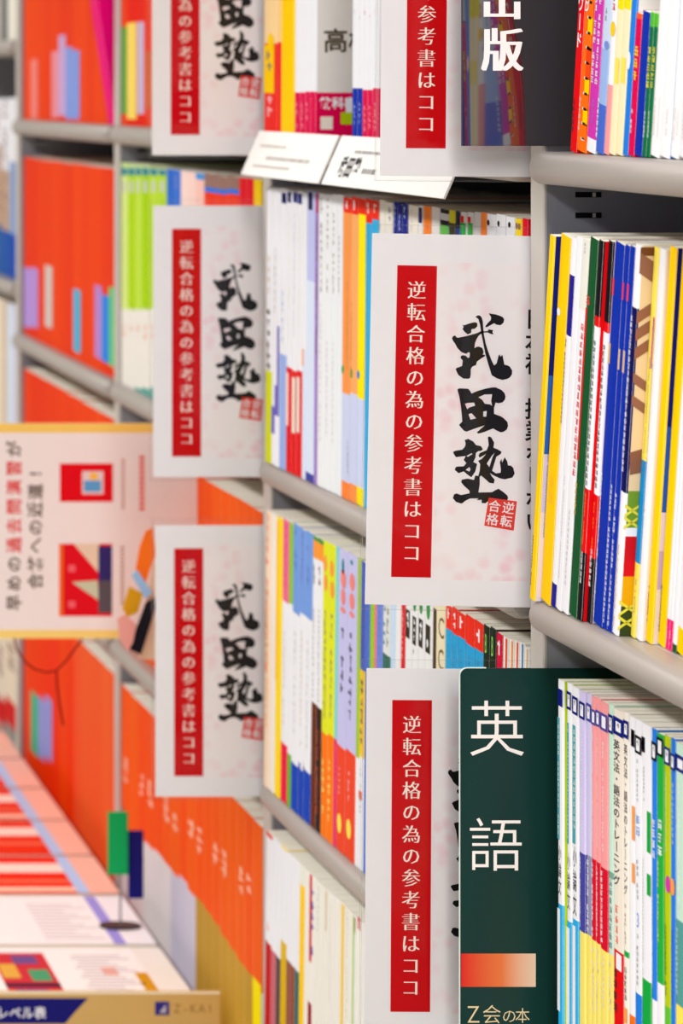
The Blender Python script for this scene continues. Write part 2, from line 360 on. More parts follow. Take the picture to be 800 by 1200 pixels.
# --- near bay, top shelf
L = math.radians(9.5)
row(ZL[1], [
 (667.2, 675, 'red book with white katakana title', 'R', dict(fcov=(176,170,168),it=[('t','ワード',-4,60,'W',0.86,0.02),('d',118,161,'BK',(.15,.5))])),
 (675, 686.4, 'orange book with ticked yellow blocks', 'OR', dict(it=[('b',y,y+19,c,.5,.98) for y,c in ((-20,'LO'),(4,'OR'),(23,'Y'),(42,'OR'),(58,'RO'),(76,'OX'),(94,'Y'),(112,'OR'),(130,'Y'),(147,'OR'))]+[('b',y,y+3,'W',.42,.8) for y in (4,22,40,57,75,93,111,129,146,164)]+[('t','D',3,20,'W',.5,.02,.3),('d',118,160,'OW',(.05,.25))])),
 (686.4, 697, 'magenta book with wavy white lines', [('MG',165),('W',None)], dict(it=[('d',-10,102,'W',(.1,.4)),('d',-10,102,'W',(.55,.85)),('d',118,150,'VI',(.4,.6))],cov='PB')),
 (697, 706.5, 'pale blue sky-patterned book', [(('SK'),60),('LB',125),((88,120,205),None)], dict(it=[('d',118,165,'W',(.0,.25)),('ell',50,60,(130,155,215),.4,1.0),('d',12,30,'GR',(.3,.6))])),
 (706.5, 712.5, 'white book with salmon foot and yellow dot', [('W',101),('PK',None)], dict(it=[('ell',27,45,'Y',.1,.95),('d',-5,22,'SR',(.2,.8))])),
 (712.5, 720.2, 'cream book with a yellow head', [('LY',13),('CR',None)], dict(it=[('b',70,100,'PY',.3,.9)])),
 (720.2, 728.5, 'second cream book with yellow head', [('LY',13),('CR',None)], dict(it=[('b',70,100,'PY',.2,.8)])),
 (728.5, 735, 'bright blue book with round white notch', 'B', dict(cov=(236,232,226),it=[('ell',63,84,'W',.0,.6)])),
 (735, 742.2, 'short crimson pocket book with yellow title', [((250,110,60),24),('CRI',None)], dict(h=.102,d=.1,it=[('d',56,104,'Y',(.15,.85)),('d',130,165,'W',(.2,.5))])),
 (742.2, 751.3, 'short navy pocket book', 'BL', dict(h=.102,d=.1)),
 (751.3, 756.2, 'short green pocket book with yellow title', [((95,185,60),33),((22,112,76),None)], dict(h=.102,d=.1,it=[('d',56,106,'LY',(.15,.9)),('d',132,168,'W',(.1,.5))])),
 (756.2, 761.2, 'second short green pocket book with yellow title', [((95,185,60),33),((22,112,76),None)], dict(h=.102,d=.1,it=[('d',56,106,'LY',(.15,.9)),('d',132,168,'W',(.1,.5))])),
 (761.2, 771.5, 'thick white book with faint brown print', (244,243,244), dict(it=[('d',118,168,(205,180,165),(.2,.36)),('d',116,165,(215,195,185),(.7,.8))])),
 (771.5, 782.5, 'white book with a blue back board', (244,243,244), dict(it=[('d',130,165,(215,195,185),(.6,.75))],cov='B')),
 (784.5, 794, 'thick white book behind the blue edge', (244,243,244), dict(it=[('d',130,168,(215,185,160),(.3,.45)),('d',132,168,(215,185,160),(.7,.8))])),
 (794, 806, 'white book at the picture edge', (240,240,243), dict(it=[('d',134,170,(215,185,160),(.3,.45))])),
], '# from the dark plate', lean=L, h=.262, XB=.776, group='books on the near top shelf')

# --- near bay, middle shelf
def vocab(y):  # identical red, white and black readers
    return [('BK',y+104),('R',y+116),('W',y+306),('R',y+380),('BK',None)]
row(ZL[2], [
 (631, 636.4, 'yellow-spined magazine with navy cover', 'Y', dict(cov=[(('N'),440),((52,108,190),532),('LA',600),((226,214,226),None)],it=[('d',630,690,'INK',(.1,.35))])),
 (644, 655.6, 'crinkled bright yellow magazine', (255,212,22), dict(cov='W',it=[('d',560,600,(250,190,0),(.2,.8)),('d',380,640,'INK',(-.02,.08)),('ell',366,375,'W',.1,.45)])),
 (656, 662, 'white magazine with navy patches', [('IND',270),('W',324),((46,40,140),395),('W',685),((46,40,140),None)], dict(it=[('d',395,500,'BK',(.0,.3))])),
 (662, 669, 'plain white magazine', 'W', dict(it=[('d',560,680,'LGR',(.3,.5))])),
 (669, 677, 'white magazine with red lettering', [((232,230,222),365),('W',None)], dict(it=[('d',380,560,'R',(.55,.98)),('d',265,300,'GR',(.4,.6)),('d',600,690,'LGR',(.3,.6))])),
 (677.5, 687, 'dark green book with red and gold print', 'DG', dict(it=[('d',350,366,'R',(.0,.5)),('b',366,545,(222,60,52),.0,.22),('d',570,612,(214,180,60),(.0,.3)),('d',650,690,'W',(.0,.2))])),
 (687.5, 693, 'black, red and white reader', vocab(268), dict(cov='R',it=[('d',400,570,'BK',(.25,.75)),('d',640,690,'W',(.2,.7)),('d',580,640,'OR',(.3,.6))])),
 (698.5, 704, 'second black, red and white reader', vocab(275), dict(cov=(226,206,222),it=[('d',405,580,'BK',(.25,.75)),('d',645,695,'W',(.2,.7)),('d',590,650,'OR',(.3,.6))])),
 (706.5, 717.5, 'thick royal blue book', 'BL', dict(it=[('b',332,352,(230,80,100),.0,.2),('b',408,432,'TAN',.0,.22),('d',560,730,'W',(.02,.2))])),
 (718, 723.5, 'slim royal blue book', 'BL', dict(it=[('b',334,354,(230,80,100),.0,.35),('b',412,436,'TAN',.0,.4),('d',570,735,'W',(.08,.5))])),
 (723.5, 729.5, 'second slim royal blue book', 'BL', dict(it=[('b',336,356,(230,80,100),.0,.35),('b',414,440,'TAN',.0,.4),('d',580,740,'W',(.08,.5))])),
 (729.5, 736, 'white and navy magazine with photograph cover', [('W',362),((20,26,86),578),('W',None)], dict(fcov='W',cov=[((232,208,170),575),((120,150,60),618),('W',628),((210,40,50),675),((226,176,30),710),((60,70,40),None)],
     it=[('d',372,560,'W',(.0,.45)),('d',640,745,'TAN',(.1,.5))]+[('cq',(150,110,90),[(0,y),(16,y+18),(16,y+30),(0,y+12)]) for y in (296,308,436,462)]+[('cq',(150,108,84),[(0,y+14),(16,y-4),(16,y+10),(0,y+28)]) for y in (352,372,394)]+[('cq',(140,100,80),[(1,530),(13,524),(14,552),(2,556)])]+[('cq',(226,220,90),[(0,y+18),(16,y),(16,y+3),(0,y+22)]) for y in (584,598,700,716)]+[('cq',(226,220,90),[(0,y),(16,y+18),(16,y+21),(0,y+4)]) for y in (590,604,702,720)]+[('cb',280,300,(120,80,50),0,10)])),
 (751, 757, 'pale yellow book with cyan section', [('PY',541),((40,150,205),661),('PY',None)], dict(it=[('b',372,432,'MG',.8,1.0),('d',420,560,'GR',(.55,.75)),('d',680,720,'GR',(.5,.75))])),
 (757.5, 764, 'white magazine with fine print', 'W', dict(cov=(238,224,216),it=[('d',430,560,'GR',(.0,.2)),('d',600,612,'BK',(.1,.3))])),
 (769, 776.4, 'yellow-spined magazine with dark blue cover', 'Y', dict(cov=[(('N'),500),((52,98,180),600),((214,200,220),645),((190,170,200),690),((226,214,210),None)],it=[('d',690,735,'INK',(.1,.3))])),
 (783.5, 792.4, 'second yellow-spined magazine, thicker', 'Y', dict(it=[('d',690,745,'INK',(.1,.3))])),
 (792.4, 796.4, 'thin white booklet with pink foot', [('W',726),('HP',None)], dict(it=[('d',735,768,'W',(.3,.6))])),
 (796.4, 800.5, 'second thin white booklet with pink foot', [('W',728),('HP',None)], dict(it=[('d',740,770,'W',(.3,.6))])),
 (800.5, 806, 'white booklet with green foot', [('W',756),('DG',None)]),
 (806, 818, 'white and yellow magazine at the frame edge', [('W',740),('Y',None)]),
], '# from the upright, middle near shelf', lean=L, href=.135, h=.2865, XB=.765, hi=.798, lo=.760, group='magazines on the near middle shelf', name='magazine')

# --- near bay, bottom shelf
def z3(a, b): return [('W',a),('CY',b),('W',None)]
row(ZL[3], [
 (653.2, 659, 'white and teal workbook with lime cover', [('W',1060),('CY',None)], dict(cov='LI',it=[('b',808,828,'N',.1,1),('b',842,985,(90,165,175),.0,.5),('d',850,980,'MI',(.05,.4)),('t','小論文',990,1050,'INK',.62,.0,.5),('b',1066,1186,'W',.0,.55)])),
 (663.7, 669.2, 'second white and teal workbook', [('W',1080),('CY',None)], dict(cov='LG',it=[('fr',811,832,'N'),('b',848,990,(90,165,175),.15,.55),('d',850,985,'MI',(.2,.5)),('t','小論文',998,1068,'INK',.62,.0,.5),('b',1088,1400,'W',.0,.7)])),
 (670.2, 677.2, 'third white and teal workbook', [('W',1078),('CY',None)], dict(cov=(225,236,190),it=[('fr',817,838,'N'),('b',851,990,(90,165,175),.1,.62),('d',855,985,'MI',(.2,.6)),('t','小論文',990,1075,'INK',.62,.0,.5),('b',1086,1400,'W',.1,.6)])),
 (678.2, 685.2, 'lavender workbook with indigo band', [((214,206,238),1000),('IND',1092),((246,230,128),None)], dict(it=[('fr',823,843,'N'),('d',1005,1090,'W',(.1,.35)),('d',860,980,'W',(.4,.6))])),
 (686.7, 692.6, 'second lavender workbook with grey band', [((210,204,232),1003),((150,150,176),1096),((246,230,128),None)], dict(it=[('fr',825,846,'IND'),('d',1008,1095,'W',(.1,.6))])),
 (692.6, 697.9, 'pink workbook with red band', [('PK',1007),('SR',1102),((246,230,128),None)], dict(it=[('fr',832,850,'IND'),('d',1012,1100,'W',(.1,.5)),('d',860,990,'W',(.3,.5)),('d',1110,1190,'OW',(.2,.7))])),
 (697.9, 703, 'second pink workbook with red band', [('PK',1011),('SR',1106),((246,230,128),None)], dict(it=[('fr',833,852,'IND'),('d',1016,1104,'W',(.1,.5)),('d',865,995,'W',(.3,.5)),('d',1112,1190,'OW',(.2,.7))])),
 (703, 711.8, 'third pink workbook with red band', [('PK',1018),('SR',1114),((246,230,128),None)], dict(it=[('fr',837,857,'IND'),('d',1022,1112,'W',(.1,.4)),('d',870,1000,'W',(.3,.5)),('d',1120,1190,'OW',(.3,.6))])),
 (712.4, 718.4, 'pale mint workbook with teal print', [('MI',1022),((120,165,150),1030),((206,226,214),1119),((246,230,128),None)], dict(it=[('fr',838,860,'N'),('d',1030,1118,'TE',(.2,.8)),('d',870,1010,'W',(.3,.6)),('d',1126,1190,'OW',(.2,.7))])),
 (718.6, 730.2, 'thick cream grammar workbook with black title', [('OW',1115),('R',None)], dict(it=[('b',842,863,'N',.0,1),('fr',844,861,'N'),('t','英文法・語法のトレーニング',868,1040,'INK',.66,.012,.36),('d',1050,1112,(240,110,80),(.2,.55)),('b',1118,1137,'W',.3,.85),('d',1136,1200,'BK',(.05,.45))])),
 (730.2, 736.4, 'slimmer cream grammar workbook with black title', [((242,236,226),1115),('G',1122),((242,236,226),None)], dict(it=[('b',845,866,'N',.0,1),('fr',846,864,'N'),('t','英文法・語法のトレーニング',872,1050,(70,62,66),.66,.01,.5),('d',1060,1110,'TI',(.3,.6)),('d',1126,1180,'INK',(.25,.7)),('b',1182,1200,'LO',.2,.8)])),
 (736.6, 743.6, 'white workbook with orange tabs', [('W',1190),('OR',None)], dict(it=[('b',855,875,'BK',.4,.95),('b',856,873,'W',.5,.85),('b',944,984,'LO',.55,1),('b',1011,1034,'LO',.55,1)])),
 (743.6, 751.6, 'white workbook with blue numeral and foot', [('W',1165),('B',None)], dict(it=[('fr',863,884,'BK'),('d',890,945,'GR',(.3,.55)),('t','3',1066,1092,(90,140,225),.8),('d',955,985,(120,160,230),(.2,.8)),('d',1008,1058,'GR',(.3,.6)),('d',1095,1160,'GR',(.3,.6))])),
 (751.6, 762.4, 'thick white workbook with green foot', [('W',1149),('G',None)], dict(it=[('b',866,884,'BK',.0,.4),('b',868,882,'W',.0,.28),('b',950,998,'G',.6,1),('b',1023,1048,'G',.6,1),('d',900,945,'GR',(.2,.35)),('d',1008,1150,'LGR',(.1,.25))])),
 (763, 769.2, 'bright blue workbook with white print', [((52,140,228),1172),('W',None)], dict(it=[('fr',870,892,'BK'),('d',960,1010,'W',(.1,.8)),('d',1030,1160,'LB',(.1,.4))])),
 (769.2, 777, 'green workbook with black label', [((48,172,72),1153),('W',None)], dict(it=[('fr',865,887,'BK'),('d',960,1010,'W',(.2,.9)),('d',1010,1110,'LG',(.1,.4))])),
 (777.8, 785, 'lime workbook with blue label', [((186,200,26),1180),((110,190,60),None)], dict(it=[('fr',876,897,'N'),('ell',1026,1046,'MG',.3,1.1),('d',905,1000,'LG',(.2,.5)),('d',1085,1170,(80,110,20),(.2,.5))])),
 (785.4, 790.8, 'sky blue workbook with navy label', (50,135,226), dict(it=[('fr',884,903,'N'),('ell',1030,1050,'LO',.0,1.0),('d',910,1000,'LB',(.3,.8)),('d',1090,1180,'BL',(.2,.6))])),
 (791, 803, 'mint workbook with teal lower half', [('MI',1080),((95,155,150),1180),('PY',None)], dict(it=[('b',886,906,'N',.0,1),('fr',888,904,'N'),('d',920,1070,'W',(.3,.5)),('d',1090,1170,'MI',(.1,.3))])),
 (803, 812, 'white workbook at the frame edge', 'W'),
], '# from the green plate', h=.2885, XB=.776, href=.1, group='workbooks on the near bottom shelf', name='workbook')

# --- second bay
L2 = math.radians(2.5)
row(ZL[1], [
 (309, 324, 'cream and red book with yellow label', [((252,222,170),52),((240,60,50),None)], dict(it=[('b',54,110,'Y',.0,.8),('d',60,106,'TI',(.15,.65)),('ell',40,60,'Y',.3,.8),('d',112,146,'PK',(.2,.7))])),
 (324, 329, 'thin red-backed book', [((252,214,150),50),((240,60,50),None)]),
 (329, 343.5, 'plain yellow book', (255,214,0)),
 (345, 351, 'white textbook with crimson foot', [('W',109),('CRI',None)], dict(it=[('d',22,27,'PK',(.1,.5)),('d',120,152,'PK',(.3,.6))])),
 (351, 357, 'second white textbook with crimson foot', [('W',109),('CRI',None)], dict(it=[('d',24,30,'PK',(.1,.5)),('d',120,152,'PK',(.3,.6))])),
 (357, 363, 'third white textbook with crimson foot', [('W',108),('CRI',None)], dict(it=[('d',22,27,'PK',(.1,.5)),('d',120,152,'PK',(.3,.6))])),
 (363, 369.5, 'white textbook whose black cover title shows', [('W',108),('CRI',None)], dict(cov=[((228,224,218),109),('CRI',None)],it=[('d',22,27,'PK',(.1,.5)),('ct','高校',7,48,25,(74,58,30),.018),('ct','教科書',4,121,12,'W',.025),('cb',137,152,'OW',5,17),('cb',132,146,'LI',25,44),('cb',118,132,'W',30,45)])),
 (412, 418, 'white textbook with blue foot', [('W',104),('BL',None)], dict(gap=1,it=[('t','I',11,18,'BL',.4),('d',122,150,'LB',(.4,.7))])),
 (418, 424, 'second white textbook with blue foot', [('W',104),('BL',None)], dict(it=[('t','I',18,25,'BL',.4),('d',120,150,'LB',(.4,.7))])),
 (424, 430, 'white textbook with crimson foot, beside blue pair', [('W',106),('CRI',None)], dict(it=[('t','B',12,19,'CRI',.5),('d',124,155,'PK',(.4,.7))])),
 (430, 436, 'white textbook with crimson foot and red numeral', [('W',106),('CRI',None)], dict(it=[('t','I',16,23,'R',.4),('d',124,155,'PK',(.4,.7))])),
 (436, 442.5, 'white textbook with crimson foot by the sign', [('W',104),('CRI',None)], dict(it=[('t','I',10,17,'R',.4),('d',120,156,'PK',(.4,.7))])),
], '# above the slanted cards', lean=math.radians(1), h=.262, XB=.769, fine=False, group='textbooks above the slanted cards')

w_r = [('W',435),((228,40,44),None)]
row(ZL[2], [
 (311.5, 318, 'white book with brown title and lime foot', [('W',435),((214,220,24),None)], dict(it=[('d',300,355,'TAN',(.3,.7)),('d',362,434,(90,78,50),(.15,.9))])),
 (318, 327, 'white book with violet steps', [('W',488),((246,244,250),None)], dict(it=[('b',382,452,'VI',.75,1),('b',452,487,'VI',.45,1),('b',478,510,'VI',0,.5),('d',290,370,'LGR',(.3,.6))])),
 (327, 335, 'white book with pale blue foot', [('W',416),((168,188,236),None)], dict(it=[('b',227,239,'N',.2,.95),('b',229,236,'LGR',.4,.8),('d',340,410,'LB',(.3,.6))])),
 (335, 341.5, 'white book with red panel and navy label', [('W',431),((228,40,44),None)], dict(it=[('b',226,238,'N',.1,.8),('b',229,236,'LGR',.3,.7),('d',250,400,'OW',(.3,.6)),('b',438,500,(250,220,210),.0,.5)])),
 (341.5, 347, 'second white book with red panel', w_r, dict(it=[('b',226,238,'N',.1,1),('b',443,508,'OW',.15,.9),('d',250,400,'LGR',(.3,.6))])),
 (347, 353.5, 'third white book with red panel', w_r, dict(it=[('b',228,240,'N',.1,.9),('b',443,508,'OW',.1,.65),('d',250,400,'OW',(.3,.6))])),
 (353.5, 358, 'thin white book before the lilac one', [('W',410),((226,232,248),None)], dict(it=[('b',410,430,'LO',.0,.5)])),
 (358, 367.5, 'lilac book with dark head label', [((202,206,242),330),((226,234,250),555),('IND',None)], dict(it=[('b',216,247,(36,38,72),.2,.75)])),
 (367.5, 371.5, 'thin violet book with red edge', [((170,140,200),None)], dict(it=[('b',222,250,'R',.5,1),('d',260,420,'BRW',(.4,.9))])),
 (371.5, 379.5, 'white book with grey print', (240,241,243), dict(it=[('d',232,345,'GR',(.35,.7)),('d',355,520,(196,190,205),(.35,.6))])),
 (379.5, 387, 'second white book with grey print', (240,242,244), dict(it=[('d',232,345,'TI',(.3,.6)),('d',400,520,'LGR',(.3,.6))])),
 (387, 393.5, 'third white book with grey print', (240,242,244), dict(it=[('d',250,345,'TI',(.3,.6)),('d',400,520,'LGR',(.3,.6))])),
 (393.5, 400, 'fourth white book with grey print', (238,242,246), dict(it=[('d',270,345,'GR',(.3,.6))])),
 (400, 409.5, 'orange book with red head and pale lower half', [((240,62,36),250),((250,168,96),462),((212,218,242),565),((252,152,76),None)], dict(it=[('d',231,248,'W',(.3,.75)),('ell',430,440,'G',.0,.3),('d',330,440,(190,120,70),(.6,.75)),('d',515,560,'GR',(.8,.95))])),
 (409.5, 418, 'paler orange book with red head', [((240,62,36),252),((252,186,122),462),((212,218,242),568),((252,164,96),None)], dict(it=[('d',232,250,'W',(.3,.75)),('ell',434,445,'G',.1,.4),('d',350,440,(190,130,80),(.1,.25))])),
 (418, 426.5, 'yellow book with red head', [((240,66,36),252),((255,238,0),468),((214,222,246),572),((255,236,0),None)], dict(it=[('d',231,250,'W',(.3,.7)),('ell',436,446,'B',.0,.4)])),
 (426.5, 434, 'cyan book with red head', [((240,62,36),262),('CY',None)], dict(it=[('d',232,258,(255,200,180),(.2,.8))])),
 (434, 441.5, 'second cyan book with red head', [((240,62,36),258),('CY',None)], dict(it=[('d',234,255,(255,200,180),(.2,.8))])),
 (442, 449, 'ivory book with grey title', (236,232,222), dict(it=[('d',240,280,'GR',(.1,.3))])),
 (449, 458, 'ivory book with large grey title', (236,232,224), dict(it=[('d',242,280,'GR',(.5,.9))])),
 (458.5, 464, 'indigo book with pale letters', (40,48,140), dict(it=[('d',240,275,'LB',(.3,.7))])),
 (464, 469.5, 'second indigo book with pale letters', (40,48,140), dict(it=[('d',240,275,'LB',(.3,.7))])),
 (469.5, 475.5, 'third indigo book with pale letters', (40,48,140), dict(it=[('d',240,275,'LB',(.3,.7))])),
 (476, 488, 'pale cream book', (240,234,224), dict(it=[('d',246,275,'LGR',(.3,.5))])),
 (488, 493.5, 'white book with small indigo label', (234,234,236), dict(it=[('b',244,262,(50,56,110),.1,.9)])),
 (493.5, 503, 'orange book between white ones', (250,150,64), dict(it=[('d',248,280,(230,110,40),(.4,.8))])),
 (503, 513, 'greyish white book', (226,222,220)),
 (513, 523.5, 'white book with black label and green foot', [(('BK'),251),('LGR',259),('BK',265),((110,180,90),None)], dict(it=[('d',250,262,'W',(.1,.8))])),
 (523.5, 531, 'yellow and black book', [((214,206,40),262),((60,56,40),None)]),
 (531, 537, 'black and blue book', [((38,40,56),268),((50,70,130),None)]),
 (537, 545, 'grey-white book with red and green flag', (216,214,216), dict(it=[('b',254,262,'R',.1,.6),('b',262,290,'G',.15,.9)])),
 (545, 553, 'second grey-white book with red and green flag', (216,214,216), dict(it=[('b',255,262,'R',.1,.6),('b',262,290,'G',.15,.9)])),
 (553, 560.5, 'plain grey-white book', (214,212,214)),
 (560.5, 567.5, 'orange-backed book', [((250,150,70),None)], dict(cov=(250,130,50))),
 (567.5, 578.5, 'white book with black ink spot', [((248,130,50),248),('W',None)], dict(it=[('ell',259,266,'BK',.1,.4)])),
 (578.5, 590, 'second white book with black ink spot', [((248,130,50),248),('W',None)], dict(it=[('ell',260,267,'BK',.2,.45)])),
 (590, 601, 'third white book with black ink spot', [((248,130,50),249),('W',None)], dict(it=[('ell',261,268,'BK',.3,.6)])),
 (601, 609, 'yellow book with round emblem', [((250,222,40),None)], dict(it=[('ell',262,270,'TI',.1,.5),('ell',262,270,'TI',.5,.9)])),
 (609, 616, 'crimson book against the upright', [((250,90,60),250),((226,30,60),None)]),
], '# below the slanted cards', lean=L2*.6, href=.14, h=.2905, XB=.769, drift=.0005, fine=False, group='reference books below the slanted cards')

p_b = [((134,170,228),720),('W',896),((34,84,184),None)]
cy5 = lambda y: [((238,66,44),y),((60,172,218),None)]
row(ZL[3], [
 (310, 315.5, 'orange-bordered pale book', [((250,226,200),None)], dict(it=[('d',600,800,'OX',(.1,.6)),('d',690,860,'LO',(.2,.7))])),
 (315.5, 322, 'thick white book beside the sign', (246,238,228)),
 (322, 328.5, 'yellow-spined book', [((255,226,40),None)], dict(it=[('b',612,800,(255,204,60),.0,.5)])),
 (329, 336.5, 'pink-topped white book with crimson foot', [((240,130,160),706),('W',872),((236,40,90),None)], dict(it=[('d',612,690,'HP',(.3,.7)),('d',740,860,'LGR',(.3,.6))])),
 (336.5, 341, 'thin lime-edged book', [((150,200,50),708),('W',884),((120,180,60),None)]),
 (341, 349.5, 'blue-topped white book with blue foot', p_b, dict(it=[('d',620,680,(90,120,200),(.2,.6)),('d',740,880,'LGR',(.3,.6))])),
 (349.5, 356, 'second blue-topped white book with blue foot', p_b, dict(it=[('b',890,902,'W',.5,1),('d',625,690,(110,110,190),(.2,.6)),('d',740,880,'TAN',(.3,.6))])),
 (356, 364, 'third blue-topped white book with blue foot', [((134,170,228),726),('W',905),((34,84,184),None)], dict(it=[('d',630,690,(90,120,200),(.2,.6)),('d',750,880,'LGR',(.3,.6))])),
 (364, 370, 'orange-topped white book with dark foot', [((70,150,70),634),((250,170,70),655),('W',824),((110,56,32),None)], dict(it=[('d',662,692,'BK',(.1,.6)),('d',715,820,'GR',(.2,.5)),('d',840,960,'BK',(.2,.5))])),
 (370, 376, 'second orange-topped white book with dark foot', [((70,150,70),638),((250,170,70),658),('W',830),((50,34,34),None)], dict(it=[('d',664,695,'TI',(.1,.7)),('d',715,825,'GR',(.3,.6)),('d',850,960,'OX',(.2,.5))])),
 (376, 383.5, 'lime book with orange foot', [((228,232,50),860),((252,140,30),None)], dict(it=[('ell',652,672,'LO',.1,.7),('ell',674,694,'LO',.2,.8),('d',715,850,'TI',(.3,.7)),('d',890,970,'PY',(.2,.6))])),
 (383.5, 390.5, 'second lime book with orange foot', [((228,232,50),862),((252,140,30),None)], dict(it=[('ell',658,678,'LO',.1,.8),('ell',682,702,'LO',.2,.9),('d',720,850,'TI',(.3,.7)),('d',890,970,'PY',(.2,.6))])),
 (390.5, 394, 'thin teal and magenta book', [((140,214,214),866),((232,60,130),None)]),
 (394, 404.5, 'lilac book with coral foot', [((206,204,238),876),((240,92,60),None)], dict(it=[('ell',655,674,'TE',.4,.7),('ell',668,690,(240,150,140),.3,.9),('ell',690,710,(240,150,140),.35,.85),('ell',712,719,(240,150,140),.3,.9),('d',735,830,(80,70,100),(.35,.75)),('d',900,940,'PK',(.3,.5)),('ell',955,978,'PY',.2,.7)])),
 (404.5, 416, 'second lilac book with coral foot', [((206,204,238),882),((240,92,60),None)], dict(it=[('ell',658,664,'TE',.3,.6),('ell',673,694,(240,150,140),.25,.8),('ell',696,716,(240,150,140),.25,.8),('ell',718,725,(240,150,140),.25,.8),('d',742,845,(80,70,100),(.25,.65)),('d',905,945,'PK',(.3,.5)),('ell',962,985,'PY',.2,.7)])),
 (416, 420, 'thin lime and white book', [((170,200,60),888),('W',None)]),
 (420, 426, 'violet-topped book with yellow panel', [((90,110,190),786),((252,214,20),888),('W',None)], dict(it=[('d',700,780,(60,60,120),(.4,.7)),('d',795,880,'INK',(.2,.8)),('d',900,960,'GR',(.3,.6)),('b',928,938,'OX',.1,.8)])),
 (426, 431, 'blue book behind the sign gap', [((96,128,206),None)]),
 (431, 435.5, 'lime book behind the sign gap', [((160,206,20),None)]),
 (435.5, 438.5, 'thin pink book behind the sign gap', [((240,140,150),None)]),
 (438.5, 446, 'periwinkle book', [((130,150,220),None)], dict(it=[('d',715,775,(96,110,190),(.4,.6))])),
 (446, 455, 'white-grey book with sketch print', [((224,226,224),768),((60,110,96),None)], dict(it=[('d',712,765,'TE',(.1,.4)),('d',712,765,'GR',(.5,.9))])),
 (455, 460.5, 'pale blue book', [((206,226,246),None)]),
 (460.5, 467, 'white book before the red one', [((238,236,236),None)]),
 (467, 472, 'red book with white print', [((222,44,54),None)], dict(it=[('d',716,775,'PK',(.3,.7))])),
] + [(a, b, '%swhite book with boxed black title' % q, (236,236,236), dict(it=[('b',y,y+33,(60,52,44),.1,.75),('d',y+2,y+32,'W',(.2,.65)),('ell',704,y-6,(70,150,80),.2,.7),('d',y+38,y+44,'GR',(.2,.5))]))
     for a, b, y, q in ((472,480,716,''),(480,487,724,'second '),(487,495,727,'third '),(495,504,734,'fourth '))] + [
 (504, 518.5, 'cream book with big loops', [((236,226,196),None)], dict(it=[('b',718,790,(80,66,50),.05,.32),('t','CC',716,790,(120,92,52),.7,0,.72)])),
] + [(a, b, '%scyan book with red head' % q, cy5(y), dict(it=[('d',y-26,y-3,'W',(.25,.75)),('d',y+12,y+40,(80,110,140),(.4,.6))]))
     for a, b, y, q in ((518.5,526,738,''),(526,533,744,'second '),(533,541.5,748,'third '),(541.5,552.5,757,'fourth '),(552.5,562.5,763,'fifth '))] + [
 (562.5, 570, 'black book with green numeral', [((36,46,36),None)], dict(it=[('t','B',738,772,(150,230,90),.6)])),
 (570, 577.5, 'second black book with green numeral', [((36,46,36),None)], dict(it=[('t','B',741,776,(150,230,90),.6)])),
 (577.5, 585, 'magenta-red book with white marks', [((216,30,76),None)], dict(it=[('d',750,778,'W',(.1,.9))])),
] + [(a, b, '%sthin white book with %s edge' % (q, n), [((240,236,230),None)], dict(it=[('b',700,800,c,.55,.85)]))
     for a, b, c, q, n in ((585,592,'OX','','orange'),(592,598.5,'LO','second ','orange'),(598.5,604.5,'OX','third ','orange'),(604.5,610.5,(50,140,200),'','cyan'),(610.5,615.5,'TAN','','tan'))],
 '# between the near and far signs', lean=L2, href=.12, h=.2935, XB=.7685, drift=.00045, fine=False, group='reference books between the stacked signs')

row(ZL[4], [
 (309, 315.5, 'white book with red head and dark red foot', [((236,60,56),982),('W',1105),((196,40,50),None)], dict(it=[('d',1080,1100,'PK',(.2,.8))])),
 (315.5, 321, 'white book with pink foot', [((250,190,190),975),('W',1115),((206,120,130),None)]),
 (321, 326.5, 'white book with dark grey foot', [('W',1122),((90,76,80),None)]),
 (326.5, 333, 'white book with yellow head and yellow foot', [((255,222,30),996),('W',1104),((222,186,20),None)]),
 (333, 338, 'white book with orange head and brown foot', [((252,168,50),1000),('W',1126),((150,96,76),None)]),
 (338, 343, 'second white book with orange head and brown foot', [((252,150,50),1005),('W',1132),((150,90,76),None)]),
 (343, 348, 'white book with mint head and teal foot', [((130,206,200),1010),('W',1138),((60,110,110),None)]),
 (348, 353.5, 'slim yellow book', [((238,236,226),1038),((255,212,0),None)]),
 (353.5, 359, 'ivory book before the patterned one', (242,238,228)),
 (359, 366.5, 'white book with red and violet zigzag', (242,238,232), dict(it=[('b',1008,1130,'SR',.1,.5),('d',1010,1128,'IND',(.3,.9)),('b',1178,1260,'DR',.0,.6)])),
 (366.5, 373.5, 'ivory book with faint print', (240,237,228), dict(it=[('d',1040,1100,'LGR',(.3,.6))])),
 (373.5, 380.5, 'ivory book with short brown mark', (240,237,228), dict(it=[('b',1035,1090,'TAN',.7,.85)])),
 (380.5, 388, 'wide ivory book', (240,237,230), dict(it=[('d',1050,1180,'OW',(.3,.6))])),
 (388, 395, 'second wide ivory book', (240,237,230)),
 (395, 400.5, 'white book with yellow stripe', (242,238,226), dict(it=[('b',1046,1300,(252,216,90),.3,.85)])),
 (400.5, 407.5, 'ivory book with tan dots', (242,238,228), dict(it=[('d',1060,1200,'TAN',(.4,.55))])),
 (407.5, 413, 'white book with thin green stripe', (242,240,232), dict(it=[('b',1070,1300,(190,220,160),.4,.8),('b',1060,1092,'TAN',.7,.95)])),
 (413, 421.5, 'white book with red monogram', (242,240,234), dict(it=[('t','n',1065,1095,(220,40,50),.9,.03)])),
 (421.5, 430, 'white book beside the lower near sign', (240,238,234)),
], '# on the second bay\'s lowest shelf', lean=L2, href=.05, h=.2985, XB=.769, drift=.0003, fine=False, group='pale books on the lowest shelf')

